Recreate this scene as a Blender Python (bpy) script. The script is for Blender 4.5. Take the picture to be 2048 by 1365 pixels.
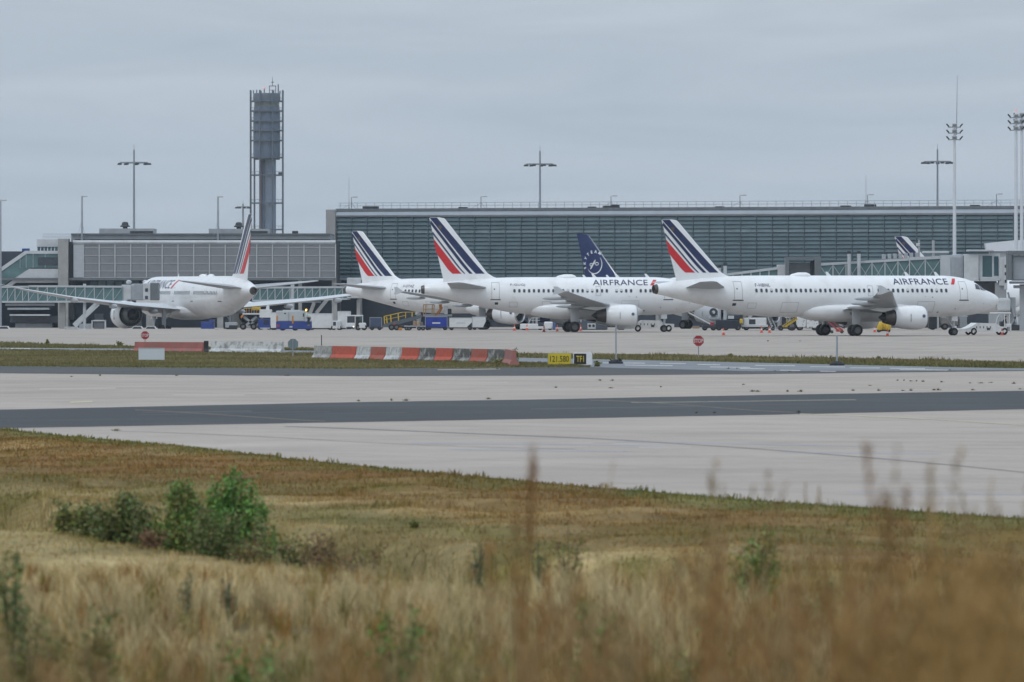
import bpy, bmesh, math, random
import numpy as np
from mathutils import Vector, Matrix
R = math.radians
random.seed(7)
for o in list(bpy.data.objects): bpy.data.objects.remove(o)
scene = bpy.context.scene
COL = scene.collection

# ------------------------------------------------------------------ camera, sky, sun, exposure
FPX = 14000.0      # focal length in units of a 2048 wide picture
HZ = 588.0         # the eye-level row
EYE = 4.2          # eye height above the apron
cd = bpy.data.cameras.new('camera'); cam = bpy.data.objects.new('camera', cd); COL.objects.link(cam)
cam.location = (0, 0, EYE); cam.rotation_euler = (R(90), 0, 0)
cd.sensor_width = 36.0; cd.lens = 36.0 * FPX / 2048.0
cd.shift_y = -(682.5 - HZ) / 2048.0
cd.clip_start = 0.5; cd.clip_end = 9000
cd.dof.use_dof = True; cd.dof.focus_distance = 740; cd.dof.aperture_fstop = 4.2
scene.camera = cam

SUN_EL, SUN_AZ = 52, 215        # azimuth clockwise from +Y
w = bpy.data.worlds.new('World'); scene.world = w; w.use_nodes = True
nt = w.node_tree; nt.nodes.clear()
def wn(t, **k):
    n = nt.nodes.new(t)
    for a, b in k.items(): setattr(n, a, b)
    return n
out = wn('ShaderNodeOutputWorld'); bg = wn('ShaderNodeBackground'); bg.inputs[1].default_value = 0.1
sky = wn('ShaderNodeTexSky', sky_type='NISHITA'); sky.sun_disc = False
sky.sun_elevation = R(SUN_EL); sky.sun_rotation = R(SUN_AZ); sky.air_density = 1.5; sky.dust_density = 3.0
tc = wn('ShaderNodeTexCoord')
def cloud(scale, detail, rough, dist):
    mp = wn('ShaderNodeMapping'); mp.inputs['Scale'].default_value = scale
    nz = wn('ShaderNodeTexNoise'); nz.inputs['Scale'].default_value = 1.0; nz.inputs['Detail'].default_value = detail
    nz.inputs['Roughness'].default_value = rough; nz.inputs['Distortion'].default_value = dist
    nt.links.new(tc.outputs['Generated'], mp.inputs[0]); nt.links.new(mp.outputs[0], nz.inputs['Vector'])
    return nz
n1 = cloud((14, 14, 120), 5, 0.55, 0.6)
cr = wn('ShaderNodeValToRGB')
cr.color_ramp.elements[0].position = 0.28; cr.color_ramp.elements[0].color = (0.350, 0.416, 0.490, 1)
cr.color_ramp.elements[1].position = 0.72; cr.color_ramp.elements[1].color = (0.445, 0.502, 0.568, 1)
nt.links.new(n1.outputs['Fac'], cr.inputs[0])
sc = wn('ShaderNodeVectorMath', operation='SCALE'); sc.inputs['Scale'].default_value = 11.5
# an even overcast: twice as bright overhead as along the horizon
sx = wn('ShaderNodeSeparateXYZ'); nt.links.new(tc.outputs['Generated'], sx.inputs[0])
gr = wn('ShaderNodeMapRange'); gr.inputs[1].default_value = 0.0; gr.inputs[2].default_value = 1.0; gr.inputs[3].default_value = 12.6; gr.inputs[4].default_value = 25.0
nt.links.new(sx.outputs[2], gr.inputs[0]); nt.links.new(gr.outputs[0], sc.inputs['Scale'])
nt.links.new(cr.outputs[0], sc.inputs[0])
mx = wn('ShaderNodeMix', data_type='RGBA'); mx.inputs[0].default_value = 0.9
nt.links.new(sky.outputs[0], mx.inputs[6]); nt.links.new(sc.outputs[0], mx.inputs[7])
nt.links.new(mx.outputs[2], bg.inputs[0]); nt.links.new(bg.outputs[0], out.inputs[0])

sl = bpy.data.lights.new('sun', 'SUN'); sun = bpy.data.objects.new('sun', sl); COL.objects.link(sun)
sl.energy = 0.7; sl.angle = R(18); sl.color = (1.0, 0.965, 0.91)
sdir = Vector((math.sin(R(SUN_AZ)) * math.cos(R(SUN_EL)), math.cos(R(SUN_AZ)) * math.cos(R(SUN_EL)), math.sin(R(SUN_EL))))
sun.rotation_euler = (-sdir).to_track_quat('-Z', 'Y').to_euler(); sun.location = (0, 0, 120)

scene.view_settings.view_transform = 'Standard'; scene.view_settings.look = 'None'
scene.view_settings.exposure = 0.0; scene.view_settings.gamma = 1.0; scene.view_settings.use_curve_mapping = False
scene.cycles.use_denoising = True
scene.cycles.max_bounces = 5; scene.cycles.diffuse_bounces = 2; scene.cycles.glossy_bounces = 2
scene.cycles.transmission_bounces = 3; scene.cycles.volume_bounces = 0; scene.cycles.transparent_max_bounces = 6

# ------------------------------------------------------------------ helpers
def X(px, d): return (px - 1024.0) * d / FPX
def Z(py, d): return EYE + (HZ - py) * d / FPX
def G(px, py):                       # a point of the flat ground
    d = FPX * EYE / (py - HZ); return (X(px, d), d)
def ss(a, b, t):
    t = np.clip((np.asarray(t, float) - a) / (b - a), 0, 1); return t * t * (3 - 2 * t)
def gz(d): return float(-1.6 * ss(838, 925, d))

def thing(name, label, cat, loc=(0, 0, 0), rz=0.0, group=None):
    o = bpy.data.objects.new(name, None); COL.objects.link(o)
    o.location = loc; o.rotation_euler = (0, 0, rz); o.empty_display_size = 0.5
    return tag(o, label, cat, group)
def tag(o, label, cat, group=None):
    o['label'] = label; o['category'] = cat
    if group: o['group'] = group
    return o
def struct(o, kind='structure', label=None):
    o['kind'] = kind
    if label: o['label'] = label
    return o
def inst(name, mesh, parent=None, loc=(0, 0, 0), rot=(0, 0, 0), scale=(1, 1, 1)):
    o = bpy.data.objects.new(name, mesh); COL.objects.link(o); o.parent = parent
    o.location = loc; o.rotation_euler = rot; o.scale = scale
    return o
def copy_tree(o, parent=None):
    c = o.copy(); COL.objects.link(c); c.parent = parent
    for ch in list(o.children): copy_tree(ch, c)
    return c

class MB:
    def __init__(s): s.v = []; s.f = []
    def add(s, vs, fs):
        n = len(s.v); s.v += [tuple(p) for p in vs]; s.f += [tuple(i + n for i in f) for f in fs]; return s
    def box(s, x0, x1, y0, y1, z0, z1):
        return s.add([(x0, y0, z0), (x1, y0, z0), (x1, y1, z0), (x0, y1, z0), (x0, y0, z1), (x1, y0, z1), (x1, y1, z1), (x0, y1, z1)],
                     [(0, 3, 2, 1), (4, 5, 6, 7), (0, 1, 5, 4), (1, 2, 6, 5), (2, 3, 7, 6), (3, 0, 4, 7)])
    def cbox(s, x0, x1, y0, y1, z0, z1, b=0.06):     # box with chamfered edges all round
        hx, hy, hz = (x1 - x0) / 2, (y1 - y0) / 2, (z1 - z0) / 2; c = Vector(((x0 + x1) / 2, (y0 + y1) / 2, (z0 + z1) / 2))
        b = min(b, hx * .9, hy * .9, hz * .9); bm = bmesh.new(); bmesh.ops.create_cube(bm, size=1)
        for q in bm.verts: q.co = Vector((q.co.x * 2 * hx, q.co.y * 2 * hy, q.co.z * 2 * hz)) + c
        bmesh.ops.bevel(bm, geom=bm.edges[:], offset=b, segments=2, affect='EDGES', profile=0.5)
        bm.verts.index_update(); s.add([q.co[:] for q in bm.verts], [[q.index for q in f.verts] for f in bm.faces]); bm.free(); return s
    def frame(s, p0, p1):
        a = Vector(p0); b = Vector(p1); d = (b - a).normalized()
        u = d.cross(Vector((0, 0, 1)))
        if u.length < 1e-4: u = Vector((1, 0, 0))
        u.normalize(); return a, b, u, d.cross(u).normalized()
    def bar(s, p0, p1, w, h=None):
        h = h or w; a, b, u, v = s.frame(p0, p1); q = []
        for c in (a, b):
            for i, j in ((-1, -1), (1, -1), (1, 1), (-1, 1)): q.append(c + u * (i * w / 2) + v * (j * h / 2))
        return s.add(q, [(3, 2, 1, 0), (4, 5, 6, 7), (0, 1, 5, 4), (1, 2, 6, 5), (2, 3, 7, 6), (3, 0, 4, 7)])
    def cyl(s, p0, p1, r0, r1=None, n=10, cap=True):
        r1 = r0 if r1 is None else r1; a, b, u, v = s.frame(p0, p1); q = []
        for c, r in ((a, r0), (b, r1)):
            for i in range(n):
                t = 2 * math.pi * i / n; q.append(c + u * (r * math.cos(t)) + v * (r * math.sin(t)))
        f = [(i, (i + 1) % n, n + (i + 1) % n, n + i) for i in range(n)]
        if cap: f += [tuple(range(n - 1, -1, -1)), tuple(range(n, 2 * n))]
        return s.add(q, f)
    def tube(s, pts, r, n=6):
        for a, b in zip(pts[:-1], pts[1:]): s.cyl(a, b, r, r, n)
        return s
    def lathe(s, prof, c=(0, 0, 0), axis='x', n=24, sy=1.0, cap=False):
        q = []; f = []
        for t, r in prof:
            for i in range(n):
                a = 2 * math.pi * i / n; u, v = r * math.cos(a) * sy, r * math.sin(a)
                q.append((c[0] + t, c[1] + u, c[2] + v) if axis == 'x' else ((c[0] + u, c[1] + v, c[2] + t) if axis == 'z' else (c[0] + u, c[1] + t, c[2] + v)))
        for k in range(len(prof) - 1):
            for i in range(n):
                j = (i + 1) % n; f.append((k * n + i, k * n + j, k * n + n + j, k * n + n + i))
        if cap: f += [tuple(range(n)), tuple(range((len(prof) - 1) * n, len(prof) * n))]
        return s.add(q, f)
    def prism(s, poly, a0, a1, plane='xz'):
        n = len(poly)
        def mk(p, a): return (p[0], a, p[1]) if plane == 'xz' else ((p[0], p[1], a) if plane == 'xy' else (a, p[0], p[1]))
        return s.add([mk(p, a0) for p in poly] + [mk(p, a1) for p in poly],
                     [tuple(range(n)), tuple(range(2 * n - 1, n - 1, -1))] + [(i, (i + 1) % n, n + (i + 1) % n, n + i) for i in range(n)])
    def loft(s, rings, cap0=True, cap1=True, closed=True):
        n = len(rings[0]); f = []
        for k in range(len(rings) - 1):
            for i in range(n if closed else n - 1):
                j = (i + 1) % n; f.append((k * n + i, k * n + j, k * n + n + j, k * n + n + i))
        if cap0: f.append(tuple(range(n)))
        if cap1: f.append(tuple(range((len(rings) - 1) * n, len(rings) * n)))
        return s.add([p for r in rings for p in r], f)
    def mesh(s, name, mat, smooth=False, angle=35):
        m = bpy.data.meshes.new(name); m.from_pydata(s.v, [], s.f); m.validate()
        bm = bmesh.new(); bm.from_mesh(m); bmesh.ops.recalc_face_normals(bm, faces=bm.faces); bm.to_mesh(m); bm.free()
        m.materials.append(mat)
        if smooth:
            m.polygons.foreach_set('use_smooth', [True] * len(m.polygons)); m.set_sharp_from_angle(angle=R(angle))
        return m
    def build(s, name, mat, parent=None, smooth=False, angle=35, loc=(0, 0, 0), rz=0.0):
        return inst(name, s.mesh(name, mat, smooth, angle), parent, loc, (0, 0, rz))

# ------------------------------------------------------------------ materials
MATS = {}
def mat(name, rgb, rough=0.55, metal=0.0, var=0.10, scale=1.5, fine=0.0, stretch=(1, 1, 1), bump=0.0, bscale=20, coat=0.0, emit=None, dirt=None, world=False, dscale=0.6, damount=0.35):
    if name in MATS: return MATS[name]
    m = bpy.data.materials.new(name); m.use_nodes = True; t = m.node_tree; b = t.nodes['Principled BSDF']
    b.inputs['Roughness'].default_value = rough; b.inputs['Metallic'].default_value = metal
    b.inputs['Coat Weight'].default_value = coat
    N = t.nodes.new; L = t.links.new
    if world: src = N('ShaderNodeNewGeometry').outputs['Position']
    else: src = N('ShaderNodeTexCoord').outputs['Object']
    mp = N('ShaderNodeMapping'); mp.inputs['Scale'].default_value = stretch; L(src, mp.inputs[0])
    def noise(sc, det=4):
        n = N('ShaderNodeTexNoise'); n.inputs['Scale'].default_value = sc; n.inputs['Detail'].default_value = det
        n.inputs['Roughness'].default_value = 0.62; L(mp.outputs[0], n.inputs['Vector']); return n.outputs['Fac']
    def rng(s, lo, hi, a=0.3, c=0.7):
        r = N('ShaderNodeMapRange'); r.inputs[1].default_value = a; r.inputs[2].default_value = c
        r.inputs[3].default_value = lo; r.inputs[4].default_value = hi; L(s, r.inputs[0]); return r.outputs[0]
    fac = rng(noise(scale), 1 - var, 1 + var)
    if fine:
        mm = N('ShaderNodeMath'); mm.operation = 'MULTIPLY'; L(fac, mm.inputs[0]); L(rng(noise(scale * 9, 3), 1 - fine, 1 + fine), mm.inputs[1]); fac = mm.outputs[0]
    vm = N('ShaderNodeVectorMath'); vm.operation = 'SCALE'; vm.inputs[0].default_value = rgb; L(fac, vm.inputs['Scale'])
    c = vm.outputs[0]
    if dirt:
        mx = N('ShaderNodeMix'); mx.data_type = 'RGBA'; L(rng(noise(dscale, 6), 0, damount, 0.48, 0.72), mx.inputs[0])
        L(c, mx.inputs[6]); mx.inputs[7].default_value = (*dirt, 1); c = mx.outputs[2]
    L(c, b.inputs['Base Color'])
    if bump:
        bp = N('ShaderNodeBump'); bp.inputs['Strength'].default_value = bump; bp.inputs['Distance'].default_value = 0.02
        L(noise(bscale, 4), bp.inputs['Height']); L(bp.outputs[0], b.inputs['Normal'])
    if emit:
        b.inputs['Emission Color'].default_value = (*rgb, 1); b.inputs['Emission Strength'].default_value = emit
    MATS[name] = m; return m

WHITE = mat('aircraft_white', (0.81, 0.82, 0.83), 0.32, var=0.025, scale=0.35, coat=0.25, dirt=(0.48, 0.46, 0.43), dscale=0.7, damount=0.34)
WINGGREY = mat('wing_grey', (0.38, 0.40, 0.42), 0.45, var=0.06, scale=0.5, dirt=(0.22, 0.22, 0.21), damount=0.3)
NAVY = mat('livery_navy', (0.012, 0.022, 0.085), 0.35, var=0.05)
RED = mat('livery_red', (0.58, 0.022, 0.028), 0.35, var=0.05)
SKYBLUE = mat('livery_dark_blue', (0.010, 0.026, 0.105), 0.4, var=0.06)
GLASSDK = mat('dark_window_glass', (0.045, 0.055, 0.07), 0.12, var=0.2)
METAL = mat('bare_metal', (0.42, 0.43, 0.45), 0.33, 0.8, var=0.1)
HOTMET = mat('burnt_exhaust_metal', (0.10, 0.088, 0.08), 0.42, 0.6, var=0.2, scale=3)
DARK = mat('dark_grey', (0.03, 0.033, 0.038), 0.6, var=0.2)
TYRE = mat('tyre_rubber', (0.012, 0.012, 0.013), 0.85, var=0.25, scale=5)
LINE = mat('panel_line_grey', (0.27, 0.28, 0.30), 0.6)
GREYP = mat('grey_paint', (0.34, 0.36, 0.38), 0.5, var=0.12, scale=1.2, dirt=(0.16, 0.15, 0.14))
LGREY = mat('pale_grey_paint', (0.52, 0.54, 0.56), 0.5, var=0.08, scale=1.0, dirt=(0.30, 0.29, 0.28))
GSEW = mat('vehicle_white', (0.66, 0.67, 0.67), 0.4, var=0.06, scale=1.4, dirt=(0.34, 0.32, 0.30), dscale=1.2)
GSEB = mat('vehicle_blue', (0.022, 0.052, 0.24), 0.42, var=0.1, scale=1.5, dirt=(0.05, 0.06, 0.10))
YEL = mat('safety_yellow', (0.55, 0.37, 0.03), 0.5, var=0.12, scale=3, dirt=(0.2, 0.15, 0.05))
ORG = mat('safety_orange', (0.55, 0.20, 0.02), 0.5, var=0.1)
HIVIS = mat('hi_vis_green', (0.42, 0.68, 0.03), 0.8, var=0.08)
CONC = mat('weathered_concrete', (0.32, 0.32, 0.315), 0.85, var=0.14, scale=0.5, fine=0.08, dirt=(0.18, 0.18, 0.175))
# ------------------------------------------------------------------ the ground
def pl(*p):
    a = np.array(p, float); return lambda x: np.interp(x, a[:, 0], a[:, 1])
taxi_near = pl((-900, 800), (0, 860), (330, 890), (700, 930), (1100, 967), (1500, 1000), (2048, 1037), (2900, 1085))
asph_lo = pl((-900, 872), (0, 857), (700, 845), (1100, 838), (1500, 831), (2048, 819), (2900, 800))
asph_hi = pl((-900, 836), (0, 820), (700, 805), (1100, 799), (1500, 791), (2048, 782), (2900, 768))
taxi_far = pl((-900, 740), (0, 747), (350, 750.5), (700, 753), (1100, 752), (1500, 749), (2048, 742.5), (2900, 733))
shoulder_far = pl((-900, 729), (0, 733), (350, 736), (700, 738), (1000, 735.5), (1190, 735), (1500, 740), (2048, 739), (2900, 728))
road_lo = pl((-900, 692), (0, 699.5), (270, 702), (640, 707), (1000, 722), (1190, 735.1), (1500, 743), (2048, 741), (2900, 731))
road_hi = pl((-900, 688), (0, 696), (270, 698), (640, 702), (1040, 716), (1380, 723), (1900, 735), (2048, 737.5), (2900, 727))
apron_near = pl((-900, 678), (0, 686), (120, 690), (270, 695), (640, 700), (1040, 709), (1348, 712), (2048, 727), (2900, 720))

_rng = np.random.default_rng(11)
_H = _rng.random((256, 256))
def vn(x, y, s=1.0, o=0):
    x = np.asarray(x, float) / s + o * 17.3; y = np.asarray(y, float) / s + o * 31.7
    xi = np.floor(x).astype(int); yi = np.floor(y).astype(int); fx = x - xi; fy = y - yi
    fx = fx * fx * (3 - 2 * fx); fy = fy * fy * (3 - 2 * fy)
    h = lambda a, b: _H[a % 256, b % 256]
    return (h(xi, yi) * (1 - fx) + h(xi + 1, yi) * fx) * (1 - fy) + (h(xi, yi + 1) * (1 - fx) + h(xi + 1, yi + 1) * fx) * fy
def edge_dist(x, y):                 # metres inside the near grass, measured from the taxiway edge
    px = 1024 + np.asarray(x) * FPX / np.asarray(y); py = HZ + FPX * EYE / np.asarray(y)
    dy = FPX * EYE / (taxi_near(px) - HZ)
    return (dy - y) * 0.31
def ditch_u(x, y): return .949 * (x + 3.07) + .316 * (y - 106.5)
def terrain_z(x, y):
    x = np.asarray(x, float); y = np.asarray(y, float)
    z = np.interp(y, [0, 10, 20, 30, 40, 50, 60, 70, 85], [2.4, 2.3, 2.05, 1.6, 1.05, .6, .25, .05, 0])
    u = ditch_u(x, y)
    z = z - 1.05 * ss(0, 1.5, u) * (1 - ss(3.2, 6.0, u)) * ss(95, 108, y) * (1 - ss(190, 205, y))
    e = edge_dist(x, np.maximum(y, 5.0)); near = ss(0.0, 2.0, e)
    z = z + near * ((vn(x, y, 2.3) - .5) * .22 + (vn(x, y, .8, 1) - .5) * .08)
    z = np.where((e < 0.0) & (y > 60), -0.05, z)
    return z - 1.6 * ss(838, 925, y)
def grid(name, xs, ys, zf, m):
    XX, YY = np.meshgrid(xs, ys); ZZ = zf(XX, YY); nx = len(xs); ny = len(ys)
    me = bpy.data.meshes.new(name); v = np.stack([XX, YY, ZZ], -1).reshape(-1, 3)
    i = (np.arange(ny - 1)[:, None] * nx + np.arange(nx - 1)[None, :]).reshape(-1)
    f = np.stack([i, i + 1, i + 1 + nx, i + nx], -1)
    me.from_pydata(v.tolist(), [], f.tolist()); me.materials.append(m)
    me.polygons.foreach_set('use_smooth', [True] * len(me.polygons))
    return inst(name, me)

def pave_mat(name, rgb, rough, big, mid, fine, dirt, joints=None, dstr=0.35):
    m = bpy.data.materials.new(name); m.use_nodes = True; t = m.node_tree; b = t.nodes['Principled BSDF']; N = t.nodes.new; L = t.links.new
    b.inputs['Roughness'].default_value = rough; b.inputs['Specular IOR Level'].default_value = 0.15
    g = N('ShaderNodeNewGeometry').outputs['Position']
    def noise(sc, det=5, r=.6):
        n = N('ShaderNodeTexNoise'); n.inputs['Scale'].default_value = sc; n.inputs['Detail'].default_value = det; n.inputs['Roughness'].default_value = r
        L(g, n.inputs['Vector']); return n.outputs['Fac']
    def rng(s, a, c, lo, hi):
        r = N('ShaderNodeMapRange'); r.inputs[1].default_value = a; r.inputs[2].default_value = c; r.inputs[3].default_value = lo; r.inputs[4].default_value = hi; L(s, r.inputs[0]); return r.outputs[0]
    def mul(a, c):
        k = N('ShaderNodeMath'); k.operation = 'MULTIPLY'; L(a, k.inputs[0]); L(c, k.inputs[1]); return k.outputs[0]
    f = mul(mul(rng(noise(0.035), .3, .7, 1 - big, 1 + big), rng(noise(0.22), .3, .7, 1 - mid, 1 + mid)), rng(noise(3.0, 3), .3, .7, 1 - fine, 1 + fine))
    if joints:
        br = N('ShaderNodeTexBrick'); br.offset = 0.0; br.inputs['Scale'].default_value = 1.0; br.inputs['Mortar Size'].default_value = joints[1]
        br.inputs['Brick Width'].default_value = joints[0]; br.inputs['Row Height'].default_value = joints[0]; br.inputs['Mortar Smooth'].default_value = 0.3
        br.inputs['Color1'].default_value = (1, 1, 1, 1); br.inputs['Color2'].default_value = (.93, .93, .93, 1); br.inputs['Mortar'].default_value = (joints[2],) * 3 + (1,)
        mp = N('ShaderNodeMapping'); mp.inputs['Rotation'].default_value = (0, 0, R(joints[3])); L(g, mp.inputs[0]); L(mp.outputs[0], br.inputs['Vector'])
        f = mul(f, br.outputs['Color'])
    v = N('ShaderNodeVectorMath'); v.operation = 'SCALE'; v.inputs[0].default_value = rgb; L(f, v.inputs['Scale'])
    mx = N('ShaderNodeMix'); mx.data_type = 'RGBA'; L(rng(noise(0.12, 7, .7), .52, .75, 0, dstr), mx.inputs[0]); L(v.outputs[0], mx.inputs[6]); mx.inputs[7].default_value = (*dirt, 1)
    L(mx.outputs[2], b.inputs['Base Color'])
    return m
P_CONC = pave_mat('taxiway_concrete', (0.408, 0.355, 0.311), 0.85, .08, .09, .05, (0.25, 0.225, 0.215), (7.5, .10, .80, 62), .6)
P_APRON = pave_mat('apron_concrete', (0.394, 0.345, 0.303), 0.85, .07, .09, .05, (0.22, 0.195, 0.18), (7.5, .14, .74, 8), .65)
P_ASPH = pave_mat('old_asphalt', (0.066, 0.070, 0.074), 0.85, .12, .08, .10, (0.13, 0.135, 0.14))
P_SHOULD = pave_mat('shoulder_asphalt', (0.088, 0.088, 0.088), 0.88, .12, .1, .1, (0.15, 0.147, 0.14))
P_ROAD = pave_mat('service_road_asphalt', (0.20, 0.21, 0.225), 0.8, .1, .12, .1, (0.28, 0.28, 0.28))
P_SOIL = pave_mat('dry_turf_soil', (0.115, 0.088, 0.045), 0.95, .2, .25, .25, (0.075, 0.075, 0.028), None, .8)
P_TURF = pave_mat('airfield_turf', (0.125, 0.120, 0.050), 0.95, .2, .2, .25, (0.09, 0.075, 0.04), None, .7)

fx_ = np.concatenate([[-1400, -700, -300, -120, -60, -36], np.arange(-28, 28.01, .4), [36, 60, 120, 300, 700, 1400]])
fy_ = np.concatenate([[-40, -10, 0], np.arange(4, 60, 2.0), np.arange(60, 222, .5), np.arange(225, 838, 20), np.arange(838, 930, 6), [960, 1100, 1400, 2000, 3500]])
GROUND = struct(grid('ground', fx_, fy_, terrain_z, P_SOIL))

def sheet(name, lo, hi, z, m, x0=-800, x1=2800, n=90, wob=0.0, seed=0):
    px = np.linspace(x0, x1, n); A = []; B = []
    rr = np.random.default_rng(seed)
    for p in px:
        l = float(lo(p)); h = float(hi(p))
        if l - h < 0.2: h = l - 0.2
        a = G(p, l); b = G(p, h); A.append((a[0], a[1] + rr.normal() * wob, z)); B.append((b[0], b[1] + rr.normal() * wob, z))
    mb = MB(); mb.add(A + B, [(i, i + 1, n + i + 1, n + i) for i in range(n - 1)])
    return struct(mb.build(name, m))
sheet('taxiway', taxi_near, taxi_far, 0.0, P_CONC, wob=.12, seed=1)
sheet('asphalt_strip', asph_lo, asph_hi, 0.004, P_ASPH, wob=.10, seed=2)
sheet('shoulder', taxi_far, shoulder_far, 0.002, P_SHOULD, wob=.25, seed=3)
sheet('verge', shoulder_far, lambda p: np.minimum(road_lo(p), shoulder_far(p)), 0.0, P_TURF, wob=.3, seed=4)
sheet('service_road', road_lo, road_hi, 0.006, P_ROAD, wob=.1, seed=5)
sheet('grass_strip', road_hi, apron_near, 0.001, P_TURF, wob=.4, seed=6)
def apron():
    px = np.linspace(-2600, 4800, 120); rows = []
    rows.append([(*G(p, apron_near(p)), 0.0) for p in px])
    for d in list(range(580, 840, 30)) + list(range(838, 932, 8)) + [1000, 1200, 1400]:
        rows.append([(X(p, d), max(d, G(p, apron_near(p))[1] + 5), gz(d)) for p in px])
    mb = MB(); mb.loft(rows, False, False, False)
    return struct(mb.build('apron', P_APRON, smooth=True, angle=60))
apron()

# painted lines and sealed cracks, thin sheets on the pavement
PY = mat('faded_yellow_paint', (0.155, 0.125, 0.085), 0.8, var=0.35, scale=0.6, world=True)
PYC = mat('worn_yellow_paint_on_concrete', (0.47, 0.41, 0.28), 0.8, var=0.2, scale=0.6, world=True)
PW = mat('worn_white_paint', (0.58, 0.57, 0.55), 0.8, var=0.25, scale=0.5, world=True)
SEAL = mat('crack_sealant', (0.20, 0.18, 0.165), 0.8, var=0.2, scale=0.5, world=True)
def ribbon(name, pts, th, z, m):
    mb = MB(); a = np.array(pts, float); xs = np.linspace(a[0, 0], a[-1, 0], max(4, int((a[-1, 0] - a[0, 0]) / 25))); ys = np.interp(xs, a[:, 0], a[:, 1])
    ys = np.convolve(np.pad(ys, 3, mode='edge'), np.ones(7) / 7, 'valid')
    n = len(xs); mb.add([(*G(x, y + th / 2), z) for x, y in zip(xs, ys)] + [(*G(x, y - th / 2), z) for x, y in zip(xs, ys)], [(i, i + 1, n + i + 1, n + i) for i in range(n - 1)])
    return struct(mb.build(name, m))
ribbon('painted_line', [(270, 819), (420, 829), (560, 838), (650, 845)], 1.0, .008, PY)
ribbon('painted_line', [(1262, 806), (1400, 804.5), (1712, 800)], 1.5, .008, mat('pale_yellow_paint', (0.20, 0.18, 0.14), 0.8, var=.3, world=True))
ribbon('painted_line', [(1180, 800), (1330, 807), (1480, 820), (1590, 827)], 0.9, .0082, PY)
ribbon('painted_line', [(1600, 828), (1850, 838), (2048, 851), (2400, 878)], 1.4, .008, PYC)
ribbon('painted_line', [(140, 806), (165, 805), (185, 803)], 3.2, .008, PYC)
ribbon('painted_line', [(875, 741), (925, 739.6), (1000, 738)], 1.3, .008, mat('bleached_paint', (.36, .32, .23), .8, world=True))
ribbon('crack_seal', [(570, 853), (740, 859), (900, 866), (1200, 878), (1500, 897), (1800, 921), (2048, 945), (2400, 985)], 1.6, .005, SEAL)
ribbon('crack_seal', [(230, 862), (480, 871), (700, 884), (900, 893), (1150, 899)], 0.7, .0052, mat('faint_sealant', (.31, .27, .25), .8, world=True))
STAIN = mat('damp_grey_stain', (0.30, 0.29, 0.30), 0.6, var=0.25, scale=0.15, world=True)
for q in ([(820, 886), (1000, 889), (1200, 890), (1330, 893)], [(1230, 884), (1400, 886), (1560, 890), (1750, 893)], [(900, 899), (1080, 902), (1260, 903)], [(1700, 985), (1850, 988), (2100, 990)], [(1560, 905), (1700, 906), (1880, 909)]):
    ribbon('pavement_stain', q, 2.2, .003, STAIN)
_pr = random.Random(19)
for i in range(22):       # patch repairs and tyre scrubs
    a = _pr.uniform(-50, 1900); ln_ = _pr.uniform(40, 260); onnear = i % 2
    y0 = _pr.uniform(758, 790) if not onnear else _pr.uniform(858, 930); sl = _pr.uniform(.0, .05) if onnear else _pr.uniform(-.02, .01)
    if onnear and y0 > float(taxi_near(a)) - 12: y0 = float(taxi_near(a)) - 18 - _pr.random() * 12
    if onnear and y0 < float(asph_lo(a)) + 8: continue
    if not onnear and y0 > float(asph_hi(a + ln_)) - 6: y0 = float(asph_hi(a + ln_)) - 10
    tone = _pr.choice([.84, .88, .92, 1.04]); ribbon('pavement_patch', [(a, y0), (a + ln_ * .5, y0 + sl * ln_ * .5), (a + ln_, y0 + sl * ln_)], _pr.uniform(.7, 3.0), .0012 + i * .0001, mat('patch_%d' % int(tone * 100), (.405 * tone, .353 * tone, .310 * tone), .85, var=.12, scale=.5, world=True))
for i in range(9):
    a = _pr.uniform(-50, 1700); ln_ = _pr.uniform(150, 420); t_ = _pr.uniform(.25, .8); y0 = float(asph_hi(a)) * (1 - t_) + float(asph_lo(a)) * t_; y1 = float(asph_hi(a + ln_)) * (1 - t_) + float(asph_lo(a + ln_)) * t_
    ribbon('tyre_mark', [(a, y0), (a + ln_, y1)], _pr.uniform(.5, 1.6), .0052 + i * .0001, mat('asphalt_wear_%d' % (i % 3), [(.045, .05, .055), (.075, .08, .085), (.052, .055, .058)][i % 3], .85, var=.15, world=True))
for (a, b, y0, y1) in [(1205, 1290, 726, 727.5), (1320, 1372, 727, 728), (1395, 1440, 729, 731), (1480, 1530, 737, 739), (1510, 1590, 731, 732.5), (1560, 1600, 741, 742), (1620, 1690, 734, 735), (1640, 1672, 743, 744),
                       (1700, 1760, 736, 737), (1780, 1850, 736.5, 739), (1800, 1895, 739, 742), (1250, 1345, 730, 733), (1420, 1500, 734, 736), (20, 60, 697.5, 698)]:
    ribbon('road_marking', [(a, y0), (b, y1)], 0.9, .010, PW)
# ------------------------------------------------------------------ terminal with glass louvres
LOUV = mat('blue_grey_glass_louvre', (0.070, 0.118, 0.138), 0.33, 0.1, var=0.22, scale=0.25, fine=0.06)
LOUV2 = mat('lighter_glass_band', (0.125, 0.175, 0.188), 0.25, 0.2, var=0.3, scale=0.3)  # one louvre row of lighter glass
MULL = mat('facade_mullion', (0.10, 0.14, 0.16), 0.45, 0.3, var=0.1)
PARA = mat('zinc_parapet', (0.33, 0.37, 0.41), 0.45, 0.3, var=0.10, scale=0.2)
ROOFD = mat('dark_roof_edge', (0.13, 0.142, 0.155), 0.7, var=0.2)
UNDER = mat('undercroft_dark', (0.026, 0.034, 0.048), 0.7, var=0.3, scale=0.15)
TEAL = mat('teal_bridge_glass', (0.10, 0.185, 0.19), 0.15, 0.1, var=0.25, scale=0.5)
TEALD = mat('dark_teal_glass', (0.05, 0.10, 0.115), 0.15, 0.1, var=0.3, scale=0.4)
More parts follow.
